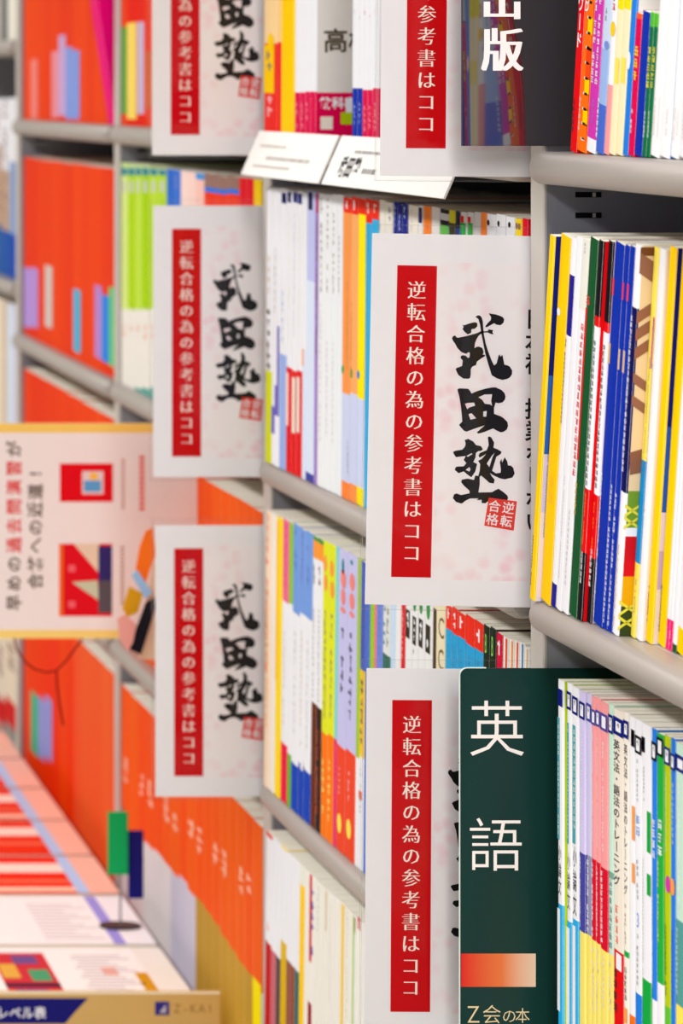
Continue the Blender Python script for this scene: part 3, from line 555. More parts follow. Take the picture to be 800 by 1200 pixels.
# --- third bay: lime row, orange rows, red row at the top
lime = lambda c, y: [((206,226,160),y),(c,y+158),((240,236,228),y+250),((110,170,160),None)]
row(ZL[1], [
 (142, 149, 'red book with green label', [('RO',None)], dict(it=[('b',32,134,(110,160,80),.0,1)])),
 (149, 160, 'red book with broad yellow label', [((232,52,28),None)], dict(it=[('b',27,140,(252,224,120),.0,1)])),
 (160, 170, 'red book with lilac label', [((232,52,28),None)], dict(it=[('b',26,134,(206,190,214),.1,.9)])),
 (170, 178, 'red-orange book with tan label', [((240,76,24),None)], dict(it=[('b',60,128,(216,120,60),.1,.9)])),
], '# from thin upright at top', h=.285, XB=.781, fine=False, group='labelled red books beside the top sign')
LIM = [(142,149.5,(220,236,150),'pale lime'),(149.5,158,(186,218,20),'bright lime'),(158,166,(200,228,90),'soft lime'),(166,175,(178,214,10),'deep lime'),(175,185,(196,226,70),'lime'),(185,195,(190,222,60),'broad lime')]
row(ZL[2], [(a, b, '%s workbook with teal head label' % n, lime(c, 205), dict(it=[('b',197,206,'TE',.1,.95),('b',212,226,'LGR',.3,.7),('d',380,400,(240,150,120),(.3,.7))])) for a, b, c, n in LIM] + [
 (195, 203, 'blue book among the lime ones', [((60,120,206),None)]),
 (203, 211.5, 'second blue book among the lime ones', [((70,130,214),None)], dict(it=[('d',205,235,'VI',(.2,.6))])),
 (211.5, 220, 'pale pink book', [((250,224,216),None)]),
 (220, 229, 'second pale pink book', [((250,220,212),None)]),
 (229, 239, 'pink book with blue head', [((90,160,220),211),((250,206,196),None)]),
 (239, 252, 'brown, blue and red book', [((150,120,110),220),((70,130,220),226),((240,72,24),None)]),
 (252, 266, 'second brown, blue and red book', [((150,120,110),222),((70,130,220),228),((240,72,24),None)]),
 (266, 280, 'third brown, blue and red book', [((150,120,110),222),((70,130,220),228),((240,72,24),None)]),
 (280, 288.5, 'crimson red book', [((226,30,50),None)]),
 (288.5, 297, 'second crimson red book', [((226,30,50),None)]),
 (297, 305.5, 'golden yellow book', [((240,206,0),None)]),
], '# from the thin upright, behind upper sign', h=.295, XB=.781, fine=False, group='lime and mixed workbooks behind the upper sign')

def exam_row(z0, x0, x1, step, mk, h, place, group, same, specials, XB=.783, skip=()):
    its = []; n = max(1, round((x1 - x0) / step)); st = (x1 - x0) / n
    rr = random.Random(int(x0 * 7 + abs(z0) * 1000))
    e = x0
    for k in range(n):
        a, b = x0 + st * k, x0 + st * (k + 1)
        for s0, s1 in skip:
            if a < s1 and b > s0: a, b = max(a, s1 if a >= s0 else a), min(b, s0 if b > s0 and a < s0 else b)
        if b - a < 2: continue
        j = rr.uniform(-10, 10)
        desc, spine, o = mk(k, n, (a + b) / 2, j)
        o = dict(o); c = (a + b) / 2
        for (sa, sb, y0, y1, col, dd) in specials:
            if sa <= c < sb:
                o['it'] = o.get('it', []) + [('b', y0 + j * .3, y1, col, .0, 1)]; desc = dd
                o.pop('label', None)
                break
        else:
            o['label'] = same
        if any(abs(a - s1) < .01 for s0, s1 in skip): o['gap'] = 1
        its.append((a, b, desc, spine, o))
    row(z0, its, place, h=h, XB=XB, fine=False, group=group, d=.205, name='exam_book', hi=.79)

def orange3(k, n, c, j):
    return 'orange exam book', [((244, 108 + j * .8, 36), 560), ((244, 108 + j * .8, 36), None)], {}
exam_row(ZL[3], 144, 306, 9.6, orange3, .276, '# from the thin upright behind the poster', 'orange exam books above the lower sign', 'plain orange exam book in the row glimpsed between the two farther signs', [], skip=((195.5, 198.5),))
def orange4(k, n, c, j):
    zb = 985 + (c - 165) * .80 + (c - 165) ** 2 * .0033
    lowc = (222, 216, 216) if c < 196 else (205, 200, 214) if c < 228 else ((190 + j, 154 + j * .6, 70) if c < 296 else (246, 240, 226))
    yt = 880 + (c - 140) * .95
    it = [('d', yt, yt + 34, (250, 190, 160), (.15, .9))] if k % 3 != 1 else []
    if c > 292: it += [('b', 1150, 1300, (252, 232, 20), .0, 1)]
    n = 'orange exam book with %s foot' % ('white' if c < 228 else 'gold' if c < 296 else 'white and yellow')
    return n, [((244, 106 + j * .9, 36), zb + j * .4), (lowc, None)], dict(it=it)
its4 = []
for k in range(17):
    a = 142 + 164 / 17 * k; b = a + 164 / 17; n, sp, o = orange4(k, 17, (a + b) / 2, random.uniform(-10, 10)); its4.append((a, b, n, sp, o))
row(ZL[4], its4, '# from thin upright behind lower sign', h=.285, XB=.781, fine=False, group='orange exam books behind the lower sign', d=.205, name='exam_book', hi=.79)

# --- fourth bay: red exam books only
def red(k, n, c, j): return 'red exam book', [((240 + j * .5, 84 + j, 30), None)], {}
exam_row(ZL[1], 28, 126, 8.4, red, .285, '# along the red bay\'s top row', 'red exam books, top row', 'plain red exam book in the top row of the red bay', [
  (33,43,68,140,(246,150,140),'red exam book with pale pink label'),(64,71,60,138,(236,160,170),'red exam book with pink label'),(71,80,44,136,(206,176,214),'red exam book with tall lilac label'),
  (80,90,58,140,(150,170,228),'red exam book with light blue label'),(90,97,60,138,(240,90,170),'red exam book with magenta label')])
row(ZL[1], [(127.5, 135.5, 'leaning magenta book', [('HP', 6), ((240,20,140), None)], dict(ry=-.15, cov=(240,20,140)))], 'at the end of the red bay\'s top row', lean=0, h=.24, XB=.783, fine=False)
exam_row(ZL[2], 28, 136, 8.4, red, .2845, '# along the red bay\'s second row', 'red exam books, second row', 'plain red exam book in the second row of the red bay', [
  (30,42,317,384,(190,160,220),'red exam book with lilac label'),(50,63,312,384,(214,206,200),'red exam book with pale mint label'),(84,93,337,413,(90,190,220),'red exam book with cyan label'),
  (108,117,334,420,(190,150,210),'red exam book with violet label'),(117,126,348,425,(60,150,230),'red exam book with blue label'),(126,138,340,430,(120,200,140),'red exam book with green label')])
exam_row(ZL[3], 28, 136, 8.4, red, .288, '# along the red bay\'s third row', 'red exam books, third row', 'plain red exam book in the third row of the red bay', [])
exam_row(ZL[4], 28, 136, 8.4, lambda k, n, c, j: ('red exam book', [((240, 80 + j + (34 if c > 88 else 0), 20 + (40 if c > 88 else 0)), None)], {}), .285, '# along the red bay\'s lowest row', 'red exam books, lowest row', 'plain red exam book in the lowest row of the red bay', [
  (36,48,812,884,(80,190,150),'red exam book with mint label'),(48,58,820,890,(160,170,225),'red exam book with lavender label')])

# --- fifth bay, far end
def pale(ys, cols, z0, h, place, grp):
    row(z0, [(a, b, n, sp, o) for a, b, n, sp, o in cols], place, h=h, XB=.79, fine=False, group=grp)
pale(0, [(-8,2,'grey book',(190,186,176),{}),(2,9,'dark grey book',(110,110,112),{}),(9,23,'cream book',(244,240,228),{})], .082, .26, '# on the farthest bay\'s upper shelf', 'books on the farthest upper shelf')
pale(0, [(-8,1,'spotted white book',[('W',170),((190,160,140),262),((60,110,170),None)],dict(it=[('d',110,270,'BR',(.2,.8))])),(1,11,'white book with brown spots',[('W',200),((206,180,160),270),((50,100,170),None)],dict(it=[('d',112,270,'BR',(.2,.8))])),(11,21,'white book with blue foot',[('W',190),((150,170,206),275),((40,90,180),None)],{})], -.315, .30, '# on the farthest bay\'s middle shelf', 'books on the farthest middle shelf')
pale(0, [(-8,2,'cream notebook',(240,232,214),{}),(2,8,'beige notebook',(220,200,176),{}),(8,17,'pale blue notebook',(222,232,246),{}),(17,22.5,'lilac notebook',(214,206,226),{})], -.70, .34, '# on the farthest bay\'s lower shelf', 'books on the farthest lower shelf')
pale(0, [(-8,6,'white and red magazine',[((236,222,206),815),((214,40,44),850),((120,112,110),None)],dict(it=[('d',755,800,'TI',(.2,.9))])),(6,21,'cream and red magazine',[((240,226,206),822),((220,44,44),852),((150,146,140),None)],dict(it=[('d',755,800,'BR',(.2,.9))]))], -1.083, .29, '# on the farthest bay\'s bottom shelf', 'magazines on the farthest bottom shelf')

# ------------------------------------------------------------------ calligraphy signs
def tr(ox, oy, s, pts): return [(ox + x / s, oy + y / s) for x, y in pts]
c1 = lambda p: tr(520, 355, 8.696, p)
c2 = lambda p: tr(520, 445, 8.696, p)
c3 = lambda p: tr(520, 505, 6.667, p)
BRUSH = [
 [c1([(182,205),(205,207),(245,190),(300,175),(325,176),(335,190),(335,215),(310,240),(275,245),(270,285),(235,300),(218,285),(205,275),(182,245),(195,225)])],
 [c1([(450,80),(475,84),(520,90),(570,105),(595,118),(608,138),(600,175),(570,200),(530,195),(505,180),(470,200),(445,215),(425,225),(415,215),(440,180),(470,150),(475,120)])],
 [c1([(315,120),(330,108),(345,103),(362,106),(377,122),(390,160),(395,230),(402,300),(420,390),(445,470),(480,560),(505,610),(530,590),(540,550),(550,510),(562,495),(570,520),(590,500),(600,550),(610,600),(640,606),(665,618),(690,660),(686,700),(665,730),(640,745),(590,757),(530,740),(480,710),(462,650),(440,580),(415,490),(395,390),(375,290),(362,200),(345,140)])],
 [c1([(76,345),(85,322),(108,312),(120,330),(135,336),(230,315),(330,285),(375,262),(400,265),(440,262),(450,243),(470,248),(495,250),(488,272),(500,295),(470,290),(440,276),(400,278),(370,292),(345,315),(325,350),(310,390),(305,440),(325,425),(350,421),(385,435),(398,470),(396,490),(385,500),(410,505),(415,515),(370,545),(330,575),(322,610),(285,625),(268,650),(268,700),(262,740),(245,752),(190,750),(140,715),(112,655),(130,640),(150,635),(180,620),(185,565),(165,545),(165,525),(180,513),(215,515),(240,540),(255,530),(258,485),(240,480),(225,497),(200,492),(170,480),(130,440),(110,400),(85,365)])],
 [c2([(130,80),(150,68),(240,70),(260,90),(275,118),(340,90),(420,65),(480,53),(520,50),(580,75),(610,105),(622,140),(615,175),(590,203),(550,212),(520,205),(505,260),(505,320),(540,333),(570,343),(600,360),(640,400),(648,440),(635,478),(600,503),(570,508),(530,490),(495,470),(400,510),(345,525),(328,515),(370,475),(410,440),(320,470),(225,508),(200,500),(170,470),(148,440),(180,405),(175,330),(165,240),(150,150)]),
  c2([(345,155),(410,125),(485,122),(475,190),(485,240),(465,225),(410,220),(385,180)]), c2([(208,225),(235,215),(300,210),(312,240),(250,262),(232,280)]), c2([(245,330),(275,318),(300,345),(322,370),(265,385)]), c2([(395,300),(430,292),(425,350),(395,352)])],
 [c3([(66,150),(85,140),(140,130),(160,105),(165,85),(158,55),(185,45),(225,65),(245,92),(285,100),(300,125),(285,137),(262,140),(245,155),(242,190),(225,225),(255,240),(240,300),(210,345),(180,325),(150,300),(110,315),(80,290),(85,270),(100,263),(150,260),(170,235),(150,210),(165,180),(120,185),(90,190),(75,170)]), c3([(172,178),(212,156),(218,163),(182,186)]), c3([(165,288),(195,265),(203,283),(195,300)])],
 [c3([(338,30),(350,22),(365,30),(388,70),(382,110),(415,122),(445,140),(440,158),(405,180),(390,230),(372,290),(400,310),(438,305),(440,280),(432,220),(445,195),(450,225),(470,182),(490,215),(495,245),(520,248),(537,265),(548,310),(530,340),(500,348),(470,356),(430,348),(380,325),(355,310),(370,335),(392,360),(385,390),(350,385),(310,350),(285,330),(270,345),(262,340),(275,290),(278,240),(262,215),(290,200),(325,160),(300,175),(275,190),(265,175),(275,155),(330,130),(345,90)]), c3([(330,235),(365,180),(390,150),(375,185),(362,225),(350,262)])],
 [c3([(135,365),(180,355),(230,365),(240,330),(275,335),(275,400),(265,462),(370,458),(400,440),(422,430),(460,455),(490,480),(497,500),(490,518),(430,510),(350,520),(320,545),(290,545),(290,520),(250,522),(265,508),(200,510),(165,528),(135,552),(90,540),(65,510),(75,480),(95,473),(130,485),(195,470),(195,450),(155,415),(130,385)])],
]
SP = 1487.0
def sheet_uv(px, py): return ((px - 435.5 + 0.02 * (py - 273)) / SP, (py - 273) / SP)   # picture point on the second near sign -> metres from the sheet's top left corner
BR = [fill_curve([[sheet_uv(*q) for q in lp] for lp in ch]) for ch in BRUSH]
SEAL = [sheet_uv(*q) for q in ((571.8, 580), (604.8, 583.8), (601, 618.3), (566.5, 613))]
PAPER = M((240, 237, 238), 'paper'); BLOSSOM = floral_mat((240, 233, 233), (240, 208, 214)); RED = M((206, 6, 24), 'paper'); INK = M((20, 16, 20), 'ink'); WHITE = M((250, 240, 228), 'ink'); SEALR = M((226, 60, 48), 'ink')
SIGNMESH = {}
SH, SW = 0.2925, 0.205
def sign_meshes():
    e = 0.0007
    def q(mb, u0, v0, u1, v1, m, y): mb.face([(u0, y, SH - v1), (u1, y, SH - v1), (u1, y, SH - v0), (u0, y, SH - v0)], m)
    mb = MB(); mb.box((0, -0.0002, 0), (SW, 0.0002, SH), PAPER)
    q(mb, 0.053, 0.022, SW - 0.012, 0.272, BLOSSOM, -0.00023)
    q(mb, 0.0202, 0.0249, 0.0515, 0.2705, RED, -0.00026)
    s = '逆転合格の為の参考書はココ'; pitch = 0.01725; v0 = 0.0355
    for i, ch in enumerate(s):
        cu, cv = 0.03585, v0 + pitch * (i + 0.5)
        for q_, dx in enumerate((-0.028, -0.01, 0.01, 0.028)):
            g = glyph(ch, -0.014)
            mb.flat(g, WHITE, lambda u, v: (cu + (u + dx) * 0.0152, -0.00030 - q_ * 2e-5, SH - cv + v * 0.0152))
    for g in BR: mb.flat(g, INK, lambda u, v: (u, -0.00030, SH - v))
    mb.face([(u, -0.00032, SH - v) for u, v in SEAL[::-1]], SEALR)
    a, b, c, d = [Vector(p) for p in SEAL]
    for ch, fu, fv in (('逆', .74, .27), ('転', .74, .74), ('合', .25, .27), ('格', .25, .74)):
        mb.flat(glyph(ch, 0.012), PAPER, lambda u, v: (lambda p: (p.x, -0.00036, SH - p.y))(a + (b - a) * (fu + u * .44) + (d - a) * (fv - v * .44)))
    for ch, pyc in (('日',369.5),('本',396.5),('初',422.5),('授',475),('業',501),('を',529.5),('し',554),('な',581),('い',607.5)):
        u0, v0_ = sheet_uv(626.5, pyc)
        mb.flat(glyph(ch, 0.022), INK, lambda u, v: (u0 + u * 0.0165, -0.00030, SH - v0_ + v * 0.0172))
    me = mb.build('printed_sheet').data
    sl = MB(); m_ = 0.0035
    for y in (-0.0009, 0.0009): sl.face([(-m_, y, -m_), (SW + m_, y, -m_), (SW + m_, y, SH + 0.007), (-m_, y, SH + 0.007)], CLEAR)
    sl.tube([(-m_, 0, SH + 0.007), (-m_, 0, -m_), (SW + m_, 0, -m_)], 0.0009, CLEAR, 6)
    sl.tube([(-m_, -0.0009, SH + 0.007), (SW + m_, -0.0009, SH + 0.007)], 0.0004, CLEAR, 6)
    return me, sl.build('clear_sleeve').data
_before = set(bpy.data.objects)
ME_SHEET, ME_SLEEVE = sign_meshes()
for o in set(bpy.data.objects) - _before: bpy.data.objects.remove(o)
def sign(px, py, Y, lean, label):
    p = P(px, py, Y)
    root = thing('sign_board', label, 'sign', (p.x - math.sin(lean) * SH, Y, p.z - SH), 'calligraphy signs between the bays', (0, lean, 0))
    for n, me in (('printed_sheet', ME_SHEET), ('clear_sleeve', ME_SLEEVE)):
        o = bpy.data.objects.new(n, me); COL.objects.link(o); o.parent = root
    return root
sign(436, 273, 2.404, 0.02, 'calligraphy sign with red banner, sharp, its whole brush title visible at the near upright')
sign(429.5, 783, 2.404, 0.006, 'calligraphy sign with red banner, its brush title half covered by the green plate')
sign(448.5, -229, 2.404, 0.008, 'calligraphy sign with red banner, behind the dark plate with white lettering')
sign(179.5, 241, 3.29, 0.0, 'blurred calligraphy sign with red banner in front of the lime workbooks')
sign(182, 615.5, 3.29, 0.0, 'blurred calligraphy sign with red banner in front of the orange books, over gold feet')
sign(178, -136, 3.29, 0.0, 'blurred calligraphy sign with red banner cut by the picture top, beside red labelled books')

# ------------------------------------------------------------------ divider plates
def plate_outline(w, h, r):
    pts = [(0, 0), (w, 0)]
    pts += [(w - r + r * math.cos(a), h - r + r * math.sin(a)) for a in [math.radians(15 * k) for k in range(7)]]
    pts += [(r - r * math.sin(a), h - r + r * math.cos(a)) for a in [math.radians(15 * k) for k in range(7)]]
    return pts
def plate_mat(name, c, rough, bump):
    m = bpy.data.materials.new(name); m.use_nodes = True; nt = m.node_tree; b = nt.nodes['Principled BSDF']
    b.inputs['Base Color'].default_value = (*[s2l(x) for x in c], 1); b.inputs['Roughness'].default_value = rough
    b.inputs['Coat Weight'].default_value = 1.0 if bump else 0.12; b.inputs['Coat IOR'].default_value = 2.3 if bump else 1.5; b.inputs['Specular IOR Level'].default_value = .5 if bump else .15; b.inputs['Coat Roughness'].default_value = 0.04 if bump else .15
    tc = nt.nodes.new('ShaderNodeTexCoord'); mp = nt.nodes.new('ShaderNodeMapping'); mp.inputs['Scale'].default_value = (26, 1, 5)
    n = nt.nodes.new('ShaderNodeTexNoise'); n.inputs['Scale'].default_value = 1; n.inputs['Detail'].default_value = 0
    bp = nt.nodes.new('ShaderNodeBump'); bp.inputs['Strength'].default_value = 0.5 if bump else .08; bp.inputs['Distance'].default_value = 0.004
    nt.links.new(tc.outputs['Object'], mp.inputs[0]); nt.links.new(mp.outputs[0], n.inputs['Vector']); nt.links.new(n.outputs['Fac'], bp.inputs['Height'])
    nt.links.new(bp.outputs[0], b.inputs['Coat Normal']); nt.links.new(bp.outputs[0], b.inputs['Normal'])
    return m
def grad_mat(c1, c2, x0, x1):
    m = bpy.data.materials.new('printed_red_to_cream_bar'); m.use_nodes = True; nt = m.node_tree; b = nt.nodes['Principled BSDF']
    tc = nt.nodes.new('ShaderNodeTexCoord'); sx = nt.nodes.new('ShaderNodeSeparateXYZ'); mr = nt.nodes.new('ShaderNodeMapRange'); mr.inputs[1].default_value = x0; mr.inputs[2].default_value = x1
    cr = nt.nodes.new('ShaderNodeValToRGB'); cr.color_ramp.elements[0].color = (*[s2l(x) for x in c1], 1); cr.color_ramp.elements[1].color = (*[s2l(x) for x in c2], 1)
    e = cr.color_ramp.elements.new(.55); e.color = (*[s2l(x) for x in (222, 112, 54)], 1)
    nt.links.new(tc.outputs['Object'], sx.inputs[0]); nt.links.new(sx.outputs[0], mr.inputs[0]); nt.links.new(mr.outputs[0], cr.inputs[0]); nt.links.new(cr.outputs[0], b.inputs['Base Color'])
    b.inputs['Roughness'].default_value = .4
    return m
PY_ = 2.360
def plate(px, pyt, pyb, wd, label, mat, marks, edge):
    a = P(px, pyt, PY_); b = P(px, pyb, PY_); hgt = a.z - b.z
    root = thing('divider_plate', label, 'divider', (a.x, PY_, b.z), 'plastic divider plates beside the near upright')
    mb = MB(); mb.prism(plate_outline(wd, hgt, .0055), 'y', -.0009, .0009, mat)
    ed = MB(); ol = [(x, z) for x, z in plate_outline(wd, hgt, .0055)]
    n = len(ol); s = F / PY_
    def at(x, y): p = P(x, y, PY_); return p.x - a.x, p.z - b.z
    for mk in marks:
        if mk[0] == 'g':
            _, ch, cx, cy, sx, sz, c, off = mk; u0, w0 = at(cx, cy)
            for q_, dx in enumerate((-.034, -.012, .012, .034) if off > .02 else (0,)): mb.flat(glyph(ch, 0 if off > .02 else off), M(c, 'ink'), lambda u, v: (u0 + (u + dx) * sx / s, -.00115 - q_ * 2.5e-5, w0 + v * sz / s))
        else:
            _, x0, y0, x1, y1, m = mk; u0, w0 = at(x0, y0); u1, w1 = at(x1, y1)
            mb.face([(u0, -.0011, w1), (u1, -.0011, w1), (u1, -.0011, w0), (u0, -.0011, w0)], m)
    mb.build('panel', root)
    ps = [(x, z) for x, z in ol if x <= .006]
    ed.tube([(0, 0, 0)] + [(x, 0, z) for x, z in sorted(ps, key=lambda q: q[1]) if z > .001] + [(.02, 0, hgt)], .0009, M(edge), 6); ed.build('pale_edge', root)
    return root
GREEN = plate_mat('dark_green_plastic', (17, 52, 49), .3, 0); DARK = plate_mat('smoky_dark_plastic', (34, 30, 38), .1, 1)
plate(538.8, 783, 1222, .2, 'dark green plastic plate with white characters and red-to-cream bar', GREEN, [
  ('g','英',581.5,853,69,71,(244,236,230),-.006),('g','語',580,989,67,68,(244,236,230),-.006),
  ('r',539.5,1117,627,1156,grad_mat((212,14,16),(232,204,176),.0005,.058)),
  ('g','Z',554,1188,24,29,(226,204,160),-.01),('g','会',575.5,1188,23,24,(226,204,160),-.008),('g','の',596,1190,18,18,(226,204,160),-.004),('g','本',611.5,1189.5,18,19,(226,204,160),-.004)], (206, 214, 208))
plate(541.5, -60, 171, .2, 'smoky dark plastic plate with bold white characters reflecting nearby book spines', DARK, [
  ('g','出',587.5,0,50,49,(252,248,246),.024),('g','版',588,58,50,54,(252,248,246),.024)], (70, 66, 76))

# ------------------------------------------------------------------ slanted cards on the shelf lip
def slant_card(Ya, Yb, label, marks):
    u = Vector((-0.020, 0, -0.046)); n = Vector((-.917, 0, .399)); L_ = Ya - Yb
    root = thing('shelf_card', label, 'shelf card', (0.7675, Ya, H - 0.0445), 'slanted cards on the shelf edge')
    mb = MB()
    def pt(s, t, k): v = Vector((0, -s * L_, 0)) + u * t + n * k; return v
    c = [pt(0,0,0), pt(1,0,0), pt(1,1,0), pt(0,1,0)]; d_ = [pt(0,0,.0018), pt(1,0,.0018), pt(1,1,.0018), pt(0,1,.0018)]
    mb.mesh(c + d_, [(0,1,2,3),(7,6,5,4),(0,4,5,1),(1,5,6,2),(2,6,7,3),(3,7,4,0)], M((252, 250, 246), 'paper'))
    rr = random.Random(3)
    for mk in marks:
        if mk[0] == 'line':
            _, t0, s0, s1, c_, hgt = mk; s = s0
            while s < s1:
                w_ = rr.uniform(.006, .016)
                mb.face([pt(s,t0+hgt,.002), pt(min(s+w_,s1),t0+hgt,.002), pt(min(s+w_,s1),t0,.002), pt(s,t0,.002)][::-1], M(c_, 'ink')); s += w_ + rr.uniform(.003, .009)
        else:
            _, ch, s0, t0, sz = mk
            mb.flat(glyph(ch, .03), M('INK', 'ink'), lambda a, b: pt(s0 + a * sz / L_, t0 - b * sz / .05, .0021))
    mb.build('card', root)
    cl = MB(); cl.box((-.001, -L_, -.004), (.003, 0, -.0025), M((150, 130, 90), 'metal')); cl.build('mounting_strip', root)
slant_card(3.245, 2.925, 'blurred white slanted card with faint print on the shelf edge, farther of two', [('line',.3,.1,.45,(206,196,184),.06),('line',.55,.25,.8,(196,186,178),.08),('line',.75,.12,.6,(206,196,184),.06)])
slant_card(2.912, 2.518, 'white slanted card with black brush lettering under the dark-plated sign', [('g','武',.13,.62,.022),('g','田',.19,.62,.022),('g','塾',.25,.62,.022),('line',.28,.18,.40,(150,140,140),.06),('line',.62,.31,.42,(120,110,110),.1),('line',.42,.60,.94,(120,112,116),.1)])

# ------------------------------------------------------------------ poster turned on its side
YP = 3.66
def poster():
    a = P(-26, 496, YP); b = P(-26, 748, YP); hh = a.z - b.z; ww = 0.80 - a.x
    root = thing('poster_board', 'pale poster board turned sideways with yellow edges and red book pictures', 'poster', (a.x, YP, b.z))
    mb = MB(); mb.box((0, -.001, 0), (ww, .001, hh), M((240, 234, 231), 'paper'))
    s = F / YP
    def at(x, y): p = P(x, y, YP); return p.x - a.x, p.z - b.z
    def q(x0, y0, x1, y1, c, k=1):
        u0, w0 = at(x0, y0); u1, w1 = at(x1, y1); yy = -.0010 - .0001 * k
        mb.face([(u0, yy, w1), (u1, yy, w1), (u1, yy, w0), (u0, yy, w0)], M(c, 'paper'))
    q(-26, 496, 222, 507, (246, 214, 120)); q(-26, 738, 222, 748, (246, 222, 140))
    for st, x, y, sz, cols in (('早めの過去問演習が', 16, 706, 22.5, 'kkkrrrrrk'), ('合格への近道!', 41, 681, 21, 'kkkkkkk')):
        for i, ch in enumerate(st):
            u0, w0 = at(x, y - i * sz)
            mb.flat(glyph(ch, .02), M((90, 70, 52) if cols[i] == 'k' else (226, 50, 50), 'ink'), lambda u, v: (u0 - v * 19 / s, -.0013, w0 + u * 19 / s))
    q(70, 543, 132, 588, (224, 20, 40)); q(96, 552, 121, 579, (230, 214, 214), 2); q(98, 563, 118, 576, (110, 170, 214), 3); q(105, 554, 114, 562, (250, 200, 90), 3)
    q(70, 637, 131, 722, (222, 28, 48)); q(69, 637, 74, 722, (240, 120, 50), 2)
    def tri(pts, c, k):
        mb.face([(at(x, y)[0], -.0010 - .0001 * k, at(x, y)[1]) for x, y in pts], M(c, 'paper'))
    tri([(86,637),(116,637),(116,672)], (230, 214, 190), 3); tri([(84,682),(114,680),(116,704)], (200, 206, 180), 3)
    q(115, 640, 131, 680, (60, 52, 110), 4); q(115, 680, 131, 718, (90, 84, 90), 4)
    for y in (662, 704): q(80, y, 88, y + 8, (240, 120, 130), 3)
    for y in range(534, 600, 6): q(163, y, 169, y + 4, (232, 100, 90), 2)
    for y in range(538, 594, 5): q(142, y, 146, y + 3, (200, 160, 150), 2)
    for y in range(640, 710, 5): q(141, y, 145, y + 3, (180, 150, 130), 2)
    mb.build('printed_board', root)
    cl = MB(); cl.box((ww - .035, -.004, hh - .004), (ww - .015, .004, hh + .0165), M((170, 160, 150), 'metal')); cl.build('shelf_clip', root)
poster()

# --- leaflet stuck out between the books, with a black clip bar
def leaflet():
    Y = 3.50; a = P(136, 640, Y)
    root = thing('folded_leaflet', 'crumpled leaflet with gold patch, blue strip and black bar behind lower farther sign', 'leaflet', (a.x, Y, a.z))
    def loc(x, y, k=0): p = P(x, y, Y); return (p.x - a.x, -k * .001, p.z - a.z)
    def slab(name, pts, c, k, t=.002):
        mb = MB(); f = [loc(x, y, k) for x, y in pts]; bk = [(p[0], p[1] + t, p[2]) for p in f]; n = len(f)
        mb.mesh(f + bk, [tuple(range(n)), tuple(range(2*n-1, n-1, -1))] + [(i, (i+1) % n, n+(i+1) % n, n+i) for i in range(n)], M(c, 'paper')); return mb.build(name, root)
    slab('cream_sheet', [(162,772),(172,700),(180,660),(236,650),(236,776)], (236, 222, 196), 0)
    slab('orange_sheet', [(158,668),(163,640),(170,622),(178,618),(182,650),(176,664),(168,690)], (250, 140, 50), 4)
    slab('gold_patch', [(142,712),(150,686),(166,694),(160,716),(148,722)], (214, 168, 40), 8)
    slab('blue_strip', [(152,672),(158,666),(176,692),(168,700)], (166, 206, 240), 12)
    slab('black_bar', [(148,758),(168,704),(178,698),(179,710),(162,764)], (26, 26, 34), 16, .004)
    slab('spotted_sheet', [(134,722),(142,716),(156,728),(152,748),(146,760),(136,744)], (226, 170, 160), 20)
leaflet()
# thin cord hanging below the poster
mb = MB(); mb.tube([P(x, y, 3.662) for x, y in ((16,746),(20,762),(30,776),(40,784),(54,788),(66,786),(78,774),(88,760),(94,752),(98,746))], .0012, M((130, 30, 30), 'cover'), 6)
mb.tube([P(x, y, 3.662) for x, y in ((66,787),(67,805),(70,826),(74,850))], .0012, M((130, 30, 30), 'cover'), 6)
o = mb.build('thin_cord'); o['label'] = 'thin dark red looped cord hanging below the sideways poster'; o['category'] = 'cord'

# ------------------------------------------------------------------ display bench with flat books
def bench():
    root = thing('display_bench', 'low pale display bench under the red books, carrying books laid flat', 'bench', (.47, 3.45, 0))
    zt = H - 1.0855
    mb = MB(); mb.bevel_box((-.10, 0, .08), (.288, 1.60, zt - .02), .003, STEEL); mb.build('body', root)
    mb = MB(); mb.bevel_box((-.11, -.002, zt - .02), (.289, 1.60, zt), .003, M((232, 226, 220), 'paper')); mb.build('top', root)
    mb = MB(); mb.box((-.07, .02, 0), (.29, 1.58, .08), STEEL_D); mb.build('plinth', root)
bench()
ZB = H - 1.0853
def flat_book(Yn, Yf, x0, x1, t, label, base, marks, group):
    root = thing('exam_book', label, 'book', (x0, Yn, ZB), group)
    wx, ly = x1 - x0, Yf - Yn
    mb = MB(); e = .0005
    mb.box((0, 0, 0), (wx, ly, e), M(base)); mb.box((0, 0, t - e), (wx, ly, t), M(base)); mb.box((wx - e, 0, e), (wx, ly, t - e), M(base))
    for (u0, u1, v0, v1, c, k) in marks:
        z = t + .0001 * k
        mb.face([(u0*wx, v0*ly, z), (u1*wx, v0*ly, z), (u1*wx, v1*ly, z), (u0*wx, v1*ly, z)], M(c))
    mb.build('cover', root)
    pb = MB(); pb.box((.002, .002, e), (wx - e, ly - .002, t - e), PAGE); pb.build('page_block', root)
GF = 'books lying flat on the display bench'
wm = [(.825,.875,0,.55,(212,160,40),1),(.825,.875,.0,.22,(40,120,200),2),(.875,1,0,1,(240,234,226),1),(.28,.50,.0,.9,(206,70,80),1),(.28,.50,.30,.36,(50,40,60),2),(.31,.44,.04,.26,(80,70,150),2),(.40,.48,.4,.6,(90,160,120),2),(.29,.36,.45,.7,(226,180,90),2),(.36,.46,.7,.85,(120,90,140),2)] + \
     [(.60+.012*(k % 3),.84-.03*(k % 4),.12+.055*k,.145+.055*k,(206,198,200),1) for k in range(14)] + [(.70,.76,.5,.64,(226,180,170),2)]
